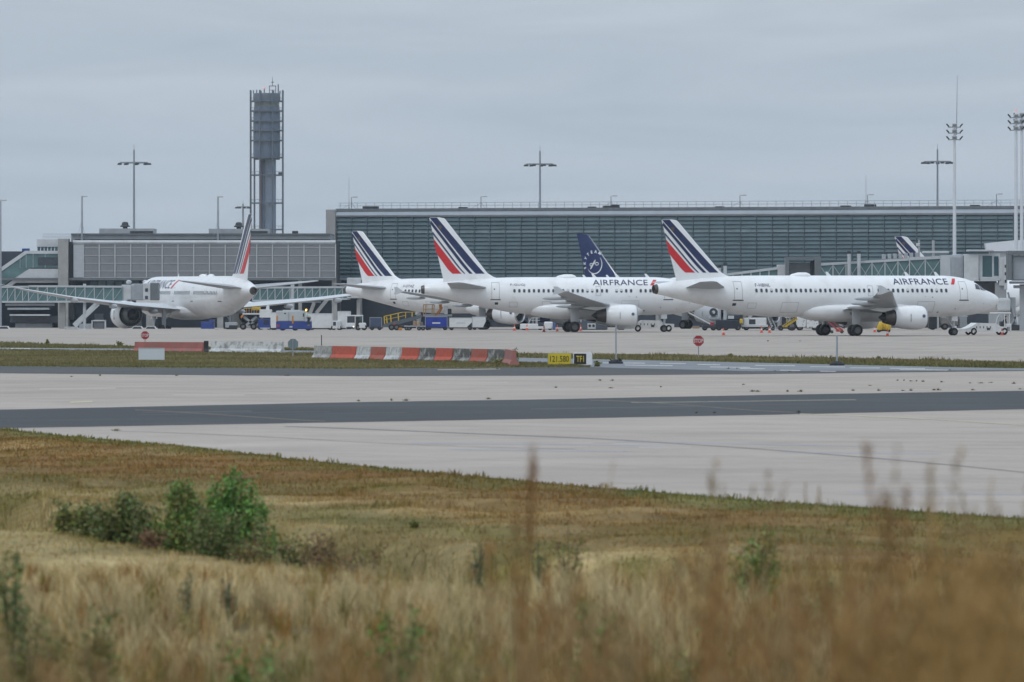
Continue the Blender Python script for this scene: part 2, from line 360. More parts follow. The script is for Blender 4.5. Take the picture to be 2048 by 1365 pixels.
GALV = mat('galvanised_steel', (0.36, 0.39, 0.42), 0.45, 0.5, var=0.12)
TX, TD = -30.9, 1230.0
CXY = np.array([.9455, -.326]); CXY = CXY / np.linalg.norm(CXY)
T = thing('glass_terminal', 'long terminal hall clad in blue-grey horizontal glass louvres behind the aircraft', 'terminal', (TX, TD, -1.6), math.atan2(CXY[1], CXY[0]))
def tl(px):                                       # local distance along the facade
    k = (px - 1024) / FPX; return (k * TD - TX) / (CXY[0] - k * CXY[1])
LEN = tl(2260)
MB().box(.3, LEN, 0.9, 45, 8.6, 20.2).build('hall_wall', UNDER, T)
MB().box(-.2, LEN, 0.3, 45.2, 20.25, 20.75).build('roof_slab', ROOFD, T)
prof = [(0.9, 20.24), (.15, 20.18), (-.18, 19.95), (-.28, 19.55), (-.1, 19.25), (.9, 19.2)]
MB().prism([(p[0], p[1]) for p in prof], 0, LEN, 'yz').build('parapet', PARA, T, smooth=True)
row_h = .70; nrow = 15
for k in range(nrow):
    z1 = 19.15 - k * row_h; z0 = z1 - row_h
    pr = [(.75, z1 - .004), (.26, z1 - .006), (.19, z1 - .30), (.10, z0 + .13), (-.02, z0 + .10), (-.02, z0 + .03), (.12, z0 + .004), (.75, z0 + .004)]
    MB().prism(pr, 0.05, LEN, 'yz').build('louvre', LOUV2 if k == 3 else LOUV, T, smooth=True, angle=25)
mm = MB().box(-.06, .06, -.08, .3, 8.65, 19.2).mesh('mullion', MULL)
bay = (tl(703) - tl(672.5))
for i in range(int(LEN / bay)):
    o = inst('mullion', mm, T, (0.05 + (i + .98) * bay, 0, 0))
MB().box(0, LEN, .0, 3, 8.2, 8.62).build('facade_sill', PARA, T)
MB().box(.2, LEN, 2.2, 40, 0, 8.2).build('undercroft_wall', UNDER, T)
cm = MB().cyl((0, 1.2, 0), (0, 1.2, 8.2), .42, n=14).mesh('column', CONC, smooth=True)
for i in range(0, 13): inst('column', cm, T, (4 + i * 11.0, 0, 0))
gp = MB().box(-1.7, 1.7, 1.95, 2.15, 5.4, 7.8).mesh('window', TEALD)
for i in range(0, 37): inst('window', gp, T, (2 + i * 3.8, 0, 0))
# roof rail
ml = MB()
for zz in (21.25, 21.75): ml.bar((0, 1.0, zz), (LEN, 1.0, zz), .075)
for i in range(int(LEN / 1.6)): ml.bar((.4 + i * 1.6, 1.0, 20.7), (.4 + i * 1.6, 1.0, 21.75), .07)
ml.build('roof_railing', GALV, T)
for px, wd, h in [(735, 2.6, .42), (920, 1.3, .22), (1178, 1.2, .2), (1212, 1.9, .35), (1434, 1.3, .15), (1686, 1.6, .2), (1735, 1.8, .4), (1945, 1.5, .2), (1225, 1.1, .55)]:
    x = tl(px); MB().cbox(x - wd / 2, x + wd / 2, .9, 2.4, 20.75, 20.75 + h, .08).build('roof_vent', DARK, T)
pyl = MB().cbox(-1.75, 0.0, -.55, 3.5, 0, 20.6, .05)
pyl.build('concrete_pylon', CONC, T)

def roof_lamp(px, d, zb, h, arm, label, right=1, stay=True):
    t = thing('roof_lamp', label, 'lamp', (X(px, d), d, zb), 0, 'lamps along the terminal roof edge')
    m = MB().cyl((0, 0, 0), (0, 0, h), .09, .08, 8)
    if stay:
        m.bar((-1.6, 0, 0), (0, 0, h * .45), .06); m.bar((.7, 0, 0), (0, 0, h * .55), .06)
    m.build('pole', GALV, t)
    MB().bar((0, 0, h), (arm * right, 0, h + .02), .07).build('arm', GALV, t)
    MB().cbox(min(.25 * right, (arm + .35) * right), max(.25 * right, (arm + .35) * right), -.16, .16, h - .06, h + .18, .05).build('lamp_head', LGREY, t)
    return t
for px, lab in [(703, 'small roof lamp beside the concrete corner pylon of the glass hall'), (962, 'roof lamp rising between the tallest striped fin and the mid-roof light mast'),
                (1222, 'roof lamp standing over two dark roof vents on the glass hall'), (1480, 'roof lamp over bare parapet behind the F-HBNL airliner fin'),
                (1735, 'roof lamp next to a thin lightning rod on the glass hall'), (1993, 'roof lamp between the single and the paired white floodlight masts')]:
    t_ = tl(px); d_ = TD + t_ * CXY[1] + 1.2
    roof_lamp(px, d_, 19.15, 2.0, .75, lab)
def whip(px, d, z0, z1, label, r=.05):
    t = thing('lightning_rod', label, 'antenna', (X(px, d), d, z0))
    MB().cyl((0, 0, 0), (0, 0, z1 - z0), r, r * .5, 6).build('rod', GALV, t); MB().cyl((0, 0, 0), (0, 0, .3), r * 2.5, r * 2, 8).build('socket', GALV, t)
whip(698, 1231, 19.15, Z(355, 1231), 'thin lightning rod near the corner pylon of the glass hall')
whip(1732, 1202, 19.15, Z(350, 1202), 'thin lightning rod beside a roof lamp near the white floodlight mast')

# ------------------------------------------------------------------ grey panelled wing of the terminal
DA = 1195.0; AX = X(137, DA); zA = lambda py: Z(py, DA) + 1.6; xA = lambda px: X(px, DA) - AX
A = thing('panelled_building', 'low terminal wing of grey mesh panels in pale frames with a concrete tower', 'terminal', (AX, DA, -1.6))
PANEL = mat('grey_mesh_panel', (0.205, 0.213, 0.225), 0.6, var=0.07, scale=0.4, fine=0.05)
FRAME = mat('pale_panel_frame', (0.44, 0.46, 0.48), 0.5, var=0.06)
CLAD = mat('ribbed_pale_cladding', (0.42, 0.45, 0.48), 0.5, var=0.08, stretch=(1, 1, 6), scale=0.6)
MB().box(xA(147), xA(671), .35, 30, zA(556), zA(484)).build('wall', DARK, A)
MB().box(xA(147), xA(166), -.05, .35, zA(555.5), zA(487)).build('side_cladding', CLAD, A)
MB().prism([(.3, zA(481)), (-.25, zA(482)), (-.35, zA(485)), (-.2, zA(488)), (.3, zA(488))], xA(146), xA(671), 'yz').build('parapet', LGREY, A, smooth=True)
ncol = 16; cw = (xA(671) - xA(167)) / ncol; rows_ = [489.5, 496, 511.5, 527, 542.5, 555.5]
for r in range(5):
    zt_, zb_ = zA(rows_[r]), zA(rows_[r + 1])
    me = MB().box(.06, cw - .06, .02, .30, zb_ + .05, zt_ - .05).mesh('panel', PANEL)
    for c in range(ncol): inst('panel', me, A, (xA(167) + c * cw, random.uniform(-.012, .012), 0))
fm = MB().box(-.09, .09, -.16, .28, zA(556), zA(488.5)).mesh('vertical_frame', FRAME)
for c in range(ncol + 1): inst('vertical_frame', fm, A, (xA(167) + c * cw, 0, 0))
for r in range(6):
    MB().box(xA(167), xA(671), -.06, .25, zA(rows_[r]) - .045, zA(rows_[r]) + .045).build('horizontal_frame', FRAME, A)
MB().box(xA(117), xA(137), -1.2, 4, 0, zA(478)).build('concrete_tower', CONC, A)
MB().box(xA(137), xA(147), .6, 6, zA(640), zA(484)).build('dark_recess', DARK, A)
MB().box(xA(140), xA(660), 3.0, 30, zA(484), zA(470)).build('setback_storey', GREYP, A)
MB().box(xA(140), xA(660), 2.6, 30, zA(470), zA(467)).build('setback_roof', ROOFD, A)
MB().box(xA(148), xA(660), 2.2, 3.0, zA(481), zA(478.5)).build('gutter', DARK, A)
for a, b, c in [(195, 305, 457), (415, 535, 457.5)]:
    MB().box(xA(a), xA(b), 5, 14, zA(471), zA(c)).build('plant_room', GREYP, A)
    l0 = a + 62 if a < 300 else a + 85
    lm = MB()
    for q in range(6): lm.box(xA(l0), xA(b - 2), 4.88, 5.0, zA(473 - q * 2.2), zA(474.4 - q * 2.2))
    lm.build('louvre_grille', DARK, A)
vent = MB().lathe([(0, .42), (.35, .42), (.36, .85), (.55, .85), (.75, .62), (1.25, .5), (1.4, .2)], axis='z', n=16, cap=True).mesh('roof_cowl', DARK, smooth=True)
inst('roof_cowl', vent, A, (xA(245), 8, zA(457)), scale=(1, 1, .85)); inst('roof_cowl', vent, A, (xA(474), 8, zA(457.5)), scale=(1, 1, .85))
MB().cbox(xA(582), xA(594), 6, 7, zA(470), zA(461.5), .1).build('roof_vent', DARK, A)
rl = MB()
for zz in (zA(468), zA(474)): rl.bar((xA(83), 4, zz), (xA(152), 4, zz), .05)
for i in range(20): rl.bar((xA(83 + i * 3.6), 4, zA(479)), (xA(83 + i * 3.6), 4, zA(468)), .05)
rl.build('roof_railing', GALV, A)
# the stepped gallery on its far side
MB().box(xA(-90), xA(117), 2, 20, zA(540), zA(503)).build('gallery_back', UNDER, A)
MB().box(xA(72), xA(117), 1.5, 12, zA(496), zA(479)).build('gallery_upper_wall', LGREY, A)
for i in range(6): MB().box(xA(74 + i * 7), xA(79.5 + i * 7), 1.2, 1.5, zA(503), zA(494)).build('window', TEALD, A)
gl = MB().prism([(xA(-60), zA(585)), (xA(2), zA(545)), (xA(52), zA(508)), (xA(117), zA(508)), (xA(117), zA(536)), (xA(60), zA(536)), (xA(18), zA(563)), (xA(-60), zA(615))], .4, 1.0)
gl.build('ramp_glazing', TEAL, A)
MB().prism([(xA(-60), zA(578)), (xA(50), zA(502)), (xA(117), zA(502)), (xA(117), zA(508)), (xA(53), zA(508)), (xA(-60), zA(587))], .2, 3.0).build('ramp_roof', LGREY, A)
MB().prism([(xA(-60), zA(620)), (xA(18), zA(566)), (xA(58), zA(538)), (xA(117), zA(538)), (xA(117), zA(566)), (xA(30), zA(566)), (xA(-60), zA(640))], .3, 3.0).build('ramp_wall', LGREY, A)
MB().box(xA(76), xA(116), .25, .39, zA(531), zA(515)).build('dark_pane', GLASSDK, A)
for px in (40, 52, 66, 90): MB().box(xA(px) - .05, xA(px) + .05, .3, .4, zA(536), zA(508 if px > 50 else 516)).build('glazing_bar', GALV, A)
# undercroft
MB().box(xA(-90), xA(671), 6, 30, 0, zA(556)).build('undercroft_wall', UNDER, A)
MB().box(xA(-90), xA(671), -.3, 6, zA(561), zA(556.2)).build('floor_edge', ROOFD, A)
for i in range(14):
    MB().box(xA(176 + i * 17), xA(190 + i * 17), 5.7, 5.95, zA(583), zA(562)).build('window', TEAL if i % 3 else TEALD, A)
for px, w_ in [(122, 13), (131, 7), (300, 16), (440, 12), (668, 9), (600, 7)]:
    MB().box(xA(px - w_ / 2), xA(px + w_ / 2), .5, 1.6, 0, zA(557)).build('column', CONC, A)
for p0, p1 in [((632, 627), (660, 592)), ((628, 606), (618, 632))]:
    MB().bar((xA(p0[0]), 1.0, zA(p0[1])), (xA(p1[0]), 1.0, zA(p1[1])), .55, .6).build('raking_column', CONC, A)
MB().bar((xA(150), -2, zA(652)), (xA(197), -2, zA(607)), .35, .9).build('outdoor_stair', LGREY, A)
MB().box(xA(20), xA(100), -1, 4, zA(632), zA(629)).build('canopy', LGREY, A)
MB().box(xA(14), xA(98), 1, 5.9, zA(620), zA(616)).build('ledge', GREYP, A)
MB().box(xA(18), xA(118), 2, 5.9, zA(646), zA(633)).build('shop_glazing', GLASSDK, A)
MB().box(xA(28), xA(102), 3, 5.9, 0, zA(647)).build('low_wall', LGREY, A)
MB().box(xA(510), xA(640), 3, 5.9, zA(606), zA(603)).build('ledge', GREYP, A)
for px in (512, 540, 566, 606, 640): MB().box(xA(px), xA(px + 12), 5.7, 5.95, zA(652), zA(632)).build('door', GREYP if px != 566 else TEALD, A)
for px in (185, 262): MB().box(xA(px), xA(px + 18), 5.6, 5.95, zA(660), zA(628)).build('door', ROOFD, A)
# a far block at the edge, behind everything
Bk = thing('far_building', 'low flat-roofed building far off behind the sloping glass ramp', 'building', (X(20, 1500), 1500, -1.6))
MB().box(-16, 6.5, 0, 20, 0, Z(507, 1500) + 1.6).build('wall', GREYP, Bk); MB().box(-16.3, 6.8, -.3, 20.3, Z(507, 1500) + 1.6, Z(504, 1500) + 1.6).build('roof', ROOFD, Bk)
for i in range(6): MB().box(-12 + i * 3, -10 + i * 3, -.08, 0, Z(520, 1500) + 1.6, Z(512, 1500) + 1.6).build('window', GLASSDK, Bk)
MB().cbox(2.2, 3.8, 5, 7, Z(504, 1500) + 1.6, Z(497, 1500) + 1.6, .1).build('roof_vent', GSEB, Bk)

# ------------------------------------------------------------------ control tower
DT = 2500.0; zT = lambda py: Z(py, DT) + 1.6; kT = DT / FPX
TW = thing('control_tower', 'tall grey air traffic control tower wrapped in slim poles and ring galleries', 'tower', (X(533.5, DT), DT, -1.6))
TC = mat('tower_concrete', (0.20, 0.245, 0.33), 0.7, var=0.08, scale=0.08)  # distance haze is mixed into these bluish tower colours
TB = mat('tower_cladding', (0.13, 0.165, 0.24), 0.5, 0.1, var=0.12, scale=0.06, stretch=(3, 3, .4))
TR = mat('tower_red_panel', (0.22, 0.12, 0.12), 0.7, var=.1)
TST = mat('tower_steel', (0.11, 0.13, 0.165), 0.5, 0.2, var=0.1)
px = lambda p: (p - 533.5) * kT
MB().cyl((px(541), 0, 0), (px(541), 0, zT(318)), 11 * kT, n=28).build('shaft', TC, TW, smooth=True)
MB().cyl((px(528), 1.5, 0), (px(528), 1.5, zT(318)), 8.2 * kT, n=18).build('stair_shaft', TB, TW, smooth=True)
MB().box(px(520), px(523), -.6, 1.5, 0, zT(318)).build('red_panel', TR, TW)
MB().lathe([(zT(320), 26 * kT), (zT(316), 27 * kT), (zT(224), 27 * kT), (zT(214), 25.5 * kT)], axis='z', n=36, cap=True).build('cab_body', TB, TW, smooth=True)
MB().cyl((0, 0, zT(214)), (0, 0, zT(205)), 25.3 * kT, n=36).build('cab_glazing', mat('tower_glass', (.16, .19, .17), .1, var=.6, scale=.5), TW, smooth=True)
MB().lathe([(zT(205), 26 * kT), (zT(204.5), 27.3 * kT), (zT(190), 27.3 * kT), (zT(187), 26 * kT)], axis='z', n=36, cap=True).build('cab_roof', TST, TW, smooth=True)
for p in range(8):
    a = p / 8 * 2 * math.pi + .39; r = 33.0 * kT if p % 1 == 0 else 0
    x_, y_ = r * math.cos(a), r * math.sin(a)
    if abs(abs(x_) - r * math.cos(.39)) < .1: x_ = math.copysign(32.2 * kT, x_)
    MB().cyl((x_, y_, 0), (x_, y_, zT(181)), .26, n=8).build('mast_pole', TST, TW)
for py in (461, 408, 352, 317, 283, 263, 244, 224, 204.5):
    big = py in (352,)
    rg = MB().lathe([(0, 26.5 * kT if py < 318 else 30 * kT), (0, 33.5 * kT), (.45, 33.5 * kT), (.45, 26.5 * kT if py < 318 else 30 * kT)], c=(0, 0, zT(py)), axis='z', n=32)
    rg.build('ring_gallery', TST, TW)
    rl = MB().lathe([(0, 33.3 * kT), (.06, 33.3 * kT)], c=(0, 0, zT(py) + 1.5), axis='z', n=32)
    for q in range(24):
        a = q / 24 * 2 * math.pi; rl.bar((33.2 * kT * math.cos(a), 33.2 * kT * math.sin(a), zT(py)), (33.2 * kT * math.cos(a), 33.2 * kT * math.sin(a), zT(py) + 1.5), .05)
    rl.build('gallery_rail', TST, TW)
    if py > 300:
        for a in range(8):
            t = a / 8 * 2 * math.pi + .39; MB().bar((9 * kT * math.cos(t), 9 * kT * math.sin(t), zT(py) + .2), (32 * kT * math.cos(t), 32 * kT * math.sin(t), zT(py) + .2), .35).build('gallery_strut', TST, TW)
MB().box(px(557), px(566), -1, 1, zT(351), zT(345)).build('service_cabin', DARK, TW)
MB().cyl((px(509.5), -3, 0), (px(509.5), -3, zT(318)), .32, n=8).build('side_mast', TST, TW)
fr = MB()
for sx in (539, 551.5):
    for y_ in (-1, 1): fr.bar((px(sx), y_, zT(187)), (px(sx), y_, zT(172)), .2)
fr.box(px(538), px(552.5), -1.2, 1.2, zT(173), zT(172)); fr.box(px(538.5), px(552), -1.1, 1.1, zT(181), zT(180.4)); fr.build('roof_frame', TST, TW)
MB().cyl((px(545), 0, zT(172)), (px(545), 0, zT(154)), .13, .06, 8).build('antenna', TST, TW); MB().bar((px(542.5), 0, zT(165)), (px(547.5), 0, zT(165)), .3).build('antenna_bar', TST, TW)
for p_, t_ in ((507, 181), (513.5, 180), (528.5, 179), (556.5, 169), (519, 184), (560, 182)): MB().cyl((px(p_), 0, zT(188)), (px(p_), 0, zT(t_)), .2, n=6).build('antenna', TST, TW)
MB().lathe([(0, .3), (.5, .38), (.8, .1)], c=(px(529), 0, zT(179)), axis='z', n=8, cap=True).build('obstruction_light', mat('red_beacon', (.85, .36, .32), .4, emit=.3), TW)

# ------------------------------------------------------------------ light masts
MASTC = mat('mast_grey', (0.27, 0.30, 0.34), 0.5, 0.2, var=0.06)
def t_mast(px, d, top, arm, hw, label):
    t = thing('light_mast', label, 'light mast', (X(px, d), d, gz(d)), 0, 'tall masts with a ring of floodlights')
    k = d / FPX; g = gz(d); za = Z(arm, d) - g; zt = Z(top, d) - g
    MB().cyl((0, 0, 0), (0, 0, zt), 3.2 * k, 1.6 * k, 12).build('mast', MASTC, t, smooth=True)
    MB().lathe([(0, hw * .80 * k), (0, hw * .86 * k), (.22, hw * .86 * k), (.22, hw * .80 * k)], c=(0, 0, za), axis='z', n=24).build('lamp_ring', MASTC, t)
    a = MB()
    for q in range(4):
        c, s_ = math.cos(q * math.pi / 2 + .2), math.sin(q * math.pi / 2 + .2); a.bar((0, 0, za + .1), (hw * .84 * k * c, hw * .84 * k * s_, za + .1), .16)
    a.build('arm', MASTC, t)
    for q in range(9):
        an = q / 9 * 2 * math.pi + .1; c, s_ = math.cos(an), math.sin(an); r = hw * .93 * k
        MB().add([(r * c - .38, r * s_ - .25, za - .30), (r * c + .38, r * s_ - .25, za - .30), (r * c + .38, r * s_ + .25, za - .20), (r * c - .38, r * s_ + .25, za - .20),
                  (r * c - .25, r * s_ - .15, za + .02), (r * c + .25, r * s_ - .15, za + .02), (r * c + .25, r * s_ + .15, za + .06), (r * c - .25, r * s_ + .15, za + .06)],
                 [(0, 1, 2, 3), (4, 5, 6, 7), (0, 1, 5, 4), (1, 2, 6, 5), (2, 3, 7, 6), (3, 0, 4, 7)]).build('floodlight', DARK, t)
    MB().cyl((0, 0, zt), (0, 0, zt + 1.0), .04, n=6).build('rod', MASTC, t)
t_mast(268, 1290, 300, 327, 33, 'slim light mast with floodlight ring rising behind the grey panelled building')
t_mast(1080, 1310, 302, 330, 32, 'slim light mast with floodlight ring above the middle of the glass hall')
t_mast(1875, 1290, 299, 325, 32, 'slim light mast with floodlight ring beside the thick white floodlight mast')
t_mast(486, 1700, 408, 415, 15, 'small distant light mast close by the control tower')
def white_mast(px, d, top, hw, label, tw, rod=None, beacon=False):
    t = thing('floodlight_mast', label, 'floodlight mast', (X(px, d), d, gz(d)), 0, 'thick white floodlight masts by the boarding bridges')
    k = d / FPX; g = gz(d); zt = Z(top, d) - g
    MB().cyl((0, 0, 0), (0, 0, zt), (tw / 2 + .8) * k, (tw / 2 - .8) * k, 16).build('mast', mat('mast_white', (.60, .63, .67), .45, var=.04), t, smooth=True)
    for j, dy in enumerate((4, 16, 29)):
        zz = zt - dy * k
        br = MB().bar((-hw * .8 * k, 0, zz - .25), (hw * .8 * k, 0, zz - .25), .14)
        br.bar((0, -hw * .7 * k, zz - .25), (0, hw * .7 * k, zz - .25), .14); br.build('crossarm', GALV, t)
        for sx, yo in ((-1, 0), (1, 0), (0, -1), (0, 1)):
            c = Vector((sx * hw * .85 * k, yo * hw * .7 * k, zz))
            fl = MB(); u = Vector((sx * .5 or .0, yo * .5 or .0, .55)).normalized(); v = Vector((0, 1, 0)) if sx else Vector((1, 0, 0)); n_ = u.cross(v)
            q = [c + u * (a * .24) + v * (b * .26) + n_ * e for e in (-.08, .08) for a, b in ((-1, -1), (1, -1), (1, 1), (-1, 1))]
            fl.add(q, [(0, 1, 2, 3), (4, 5, 6, 7), (0, 1, 5, 4), (1, 2, 6, 5), (2, 3, 7, 6), (3, 0, 4, 7)]); fl.build('floodlight', GREYP if yo else DARK, t)
    if rod: MB().cyl((4 * k, 0, zt - 1.5), (5.5 * k, 0, Z(rod, d) - g), .075, .03, 6).build('lightning_rod', GALV, t)
    if beacon: MB().lathe([(0, .05), (.35, .05), (.36, .11), (.6, .08)], c=(0, 0, zt), axis='z', n=8, cap=True).build('obstruction_light', MATS['red_beacon'], t)
white_mast(1909, 905, 247, 16, 'single thick white floodlight mast with a long lightning rod on top', 7.0, rod=152)
white_mast(2032, 885, 228, 16, 'thick white floodlight mast with a red beacon, one of a close pair', 7.4, beacon=True)
white_mast(2043.5, 890, 226, 16, 'thick white floodlight mast without beacon, one of a close pair', 7.0)
def lamp_post(px, d, zb, top, label, arm=1, stays=True):
    t = thing('lamp_post', label, 'lamp post', (X(px, d), d, zb), 0, 'lamp posts on the panelled building')
    h = Z(top, d) - zb; m = MB().cyl((0, 0, 0), (0, 0, h), .2, .13, 8)
    m.build('pole', GALV, t, smooth=True)
    MB().cbox(-.15 if arm > 0 else -.95, .95 if arm > 0 else .15, -.2, .2, h - .02, h + .2, .06).build('lamp_head', LGREY, t)
    if stays:
        MB().bar((-.9, 0, 0), (0, 0, h * .48), .05).build('stay', GALV, t); MB().bar((.7, 0, 0), (0, 0, h * .42), .05).build('stay', GALV, t)
lamp_post(164, 1197, Z(480.5, 1197), 394, 'lamp post with wire stays at the concrete tower end of the panelled roof')
lamp_post(436, 1197, Z(480.5, 1197), 395, 'lamp post with wire stays at the middle of the panelled roof')
lamp_post(1, 1040, gz(1040), 402, 'pale lamp post at the frame edge by the sloping glass ramp', stays=False)
# ------------------------------------------------------------------ airliners
def hermite(tab):
    a = np.array(tab, float); x = a[:, 0]
    def f(s):
        out_ = []
        for c in range(1, a.shape[1]):
            y = a[:, c]; h = np.diff(x); dl = np.diff(y) / h
            m = np.zeros(len(x)); m[0] = dl[0]; m[-1] = dl[-1]
            for i in range(1, len(x) - 1):
                m[i] = 0 if dl[i - 1] * dl[i] <= 0 else 2 * dl[i - 1] * dl[i] / (dl[i - 1] + dl[i])
            i = int(np.clip(np.searchsorted(x, s) - 1, 0, len(x) - 2)); t = (np.clip(s, x[0], x[-1]) - x[i]) / h[i]
            out_.append((2 * t**3 - 3 * t**2 + 1) * y[i] + (t**3 - 2 * t**2 + t) * h[i] * m[i] + (-2 * t**3 + 3 * t**2) * y[i + 1] + (t**3 - t**2) * h[i] * m[i + 1])
        return out_
    return f
def text_faces(s, size, bold=0.0, xs=1.0, gap=1.0):
    c = bpy.data.curves.new('t', 'FONT'); c.body = s; c.size = size; c.offset = bold; c.resolution_u = 3; c.space_character = gap; c.fill_mode = 'FRONT'
    o = bpy.data.objects.new('t', c); COL.objects.link(o); bpy.context.view_layer.update()
    m = bpy.data.meshes.new_from_object(o.evaluated_get(bpy.context.evaluated_depsgraph_get()))
    v = [(p.co.x * xs, p.co.y) for p in m.vertices]; f = [tuple(p.vertices) for p in m.polygons]
    bpy.data.objects.remove(o); bpy.data.curves.remove(c); bpy.data.meshes.remove(m)
    return v, f
def flat_decal(name, verts, faces, fmap, m, parent, cuts_u=(), cuts_v=(), flip=False):
    """A printed mark cut fine enough to follow the curved skin it lies on."""
    bm = bmesh.new(); vs = [bm.verts.new((p[0], p[1], 0)) for p in verts]
    for f in faces:
        try: bm.faces.new([vs[i] for i in f])
        except ValueError: pass
    for c in cuts_u: bmesh.ops.bisect_plane(bm, geom=bm.verts[:] + bm.edges[:] + bm.faces[:], plane_co=(c, 0, 0), plane_no=(1, 0, 0))
    for c in cuts_v: bmesh.ops.bisect_plane(bm, geom=bm.verts[:] + bm.edges[:] + bm.faces[:], plane_co=(0, c, 0), plane_no=(0, 1, 0))
    for v in bm.verts: v.co = Vector(fmap(v.co.x, v.co.y))
    me = bpy.data.meshes.new(name); bm.to_mesh(me); bm.free(); me.materials.append(m)
    return inst(name, me, parent)

NB_FIN = dict(te=[(.55, 1.0), (2.1, .0)], le=[(2.05, 1.0), (2.35, .965), (6.95, .105), (7.6, .045), (8.6, 0.0)])
def airliner(name, label, loc, rz, L, xg, kind='narrow', fin_top=11.6, livery='tricolour', reg=None, reg_s=None, title=None, win=None, doors=(), exits=(), side=-1, slash=True, gears=True, detail=True, group='parked airliners'):
    root = thing(name, label, 'airliner', loc, R(rz), group)
    wide = kind == 'wide'; K = 1.45 if wide else 1.0
    if not wide:
        zt0, zb0, hw0 = 6.02, 1.88, 1.975
        tab = [(0.0, 3.62, 3.50, .05), (.12, 3.86, 3.24, .30), (.5, 4.14, 2.90, .66), (1.1, 4.42, 2.58, 1.02), (1.75, 4.66, 2.36, 1.33), (2.6, 5.24, 2.16, 1.60), (3.4, 5.60, 2.03, 1.77), (4.6, 5.88, 1.93, 1.91), (6.2, zt0, zb0, hw0),
               (L - 14.5, zt0, zb0, hw0), (L - 12.2, zt0, 1.93, 1.96), (L - 9.7, 6.00, 2.14, 1.84), (L - 5.7, 5.82, 2.92, 1.42), (L - 2.5, 5.50, 3.62, .95), (L - .6, 5.26, 4.05, .62), (L, 5.14, 4.16, .48)]
    else:
        zt0, zb0, hw0 = 8.32, 2.38, 2.90
        tab = [(0.0, 4.9, 4.7, .05), (.3, 5.4, 4.2, .6), (1.2, 6.1, 3.5, 1.3), (3.0, 7.2, 2.9, 2.1), (5.5, 7.95, 2.5, 2.65), (9.0, zt0, zb0, hw0), (L - 22, zt0, zb0, hw0), (L - 17, zt0, 2.55, 2.85), (L - 12, 8.28, 3.25, 2.5), (L - 7, 8.0, 4.30, 1.85),
               (L - 3, 7.45, 5.15, 1.2), (L - .8, 7.0, 5.55, .75), (L, 6.75, 5.7, .55)]
    P = hermite(tab)
    def side_y(s, z):
        zt, zb, hw = P(s); zm = (zt + zb) / 2; c = (z - zm) / max((zt - zb) / 2, .01); return hw * math.sqrt(max(0.0, 1 - c * c))
    st = sorted(set([r[0] for r in tab] + list(np.linspace(0, tab[8][0] if not wide else 9, 26)) + list(np.linspace(L - (14.5 if not wide else 22), L, 30)) + list(np.linspace(6, L - 14, 12))))
    n = 40; rings = []
    for s in st:
        zt, zb, hw = P(s); zm = (zt + zb) / 2; rings.append([(xg - s, hw * math.sin(2 * math.pi * i / n), zm + (zt - zb) / 2 * math.cos(2 * math.pi * i / n)) for i in range(n)])
    MB().loft(rings, True, False).build('fuselage', WHITE, root, smooth=True, angle=50)
    zt, zb, hw = P(L); zm = (zt + zb) / 2
    MB().lathe([(-L + xg + .02, hw * 1.06), (-L + xg - .32, hw * .86), (-L + xg - .30, hw * .7), (-L + xg + .2, hw * .55)], c=(0, 0, zm), n=20, cap=True).build('tail_exhaust', HOTMET, root, smooth=True)
    def on_skin(off=.012, sd=None):
        sd = sd or side
        def f(u, v):
            zt, zb, hw = P(u); zm = (zt + zb) / 2; hz_ = max((zt - zb) / 2, .01); y = side_y(u, v)
            ny, nz = y / hw ** 2, (v - zm) / hz_ ** 2; q = math.hypot(ny, nz) or 1; return (xg - u, sd * (y + off * ny / q), v + off * nz / q)
        return f
    # windows
    wz = 4.52 if not wide else 5.95
    if win:
        s0, s1, pitch, skip = win
        ww, wh = (.25, .37) if not wide else (.30, .50)
        y0 = side_y(12, wz); sl = (side_y(12, wz + .15) - side_y(12, wz - .15)) / .3
        out8 = [(ww / 2 * math.copysign(abs(math.cos(a)) ** .6, math.cos(a)), wh / 2 * math.copysign(abs(math.sin(a)) ** .6, math.sin(a))) for a in [i / 12 * 2 * math.pi for i in range(12)]]
        m1 = MB().prism([(p[0] * 1.32, p[1] * 1.2) for p in out8], 0, .01); m1.v = [(x, side * (y + sl * z), z) for x, y, z in m1.v]; rim = m1.mesh('window_surround', mat('window_surround_grey', (.58, .59, .61), .4))
        m2 = MB().prism(out8, .010, .018); m2.v = [(x, side * (y + sl * z), z) for x, y, z in m2.v]; wm = m2.mesh('window', GLASSDK)
        wb = MB().prism([(p[0], p[1] * .55 + wh * .22) for p in out8], .018, .024); wb.v = [(x, side * (y + sl * z), z) for x, y, z in wb.v]; bm_ = wb.mesh('window_blind', mat('window_blind_white', (.6, .6, .6), .6))
        s = s0; i = 0
        while s < s1:
            if not any(a <= s <= b for a, b in skip):
                pos = (xg - s, side * side_y(s, wz), wz)
                wo = inst('window', wm, root, pos); inst('window_surround', rim, wo)
                if random.random() < .10: inst('window_blind', bm_, wo)
            s += pitch; i += 1
    # doors and exits: fine outlines with a dark sill
    dh, dw = (1.85, .86) if not wide else (1.95, 1.1); dz = 3.58 if not wide else 4.75
    def outline(a0, a1, z0, z1, t, nm, m_):
        q = [(a0, z0), (a1, z0), (a1, z1), (a0, z1), (a0 + t, z0 + t), (a1 - t, z0 + t), (a1 - t, z1 - t), (a0 + t, z1 - t)]
        return flat_decal(nm, q, [(0, 1, 5, 4), (1, 2, 6, 5), (2, 3, 7, 6), (3, 0, 4, 7)], on_skin(.010), m_, root, (), np.arange(z0, z1, .18))
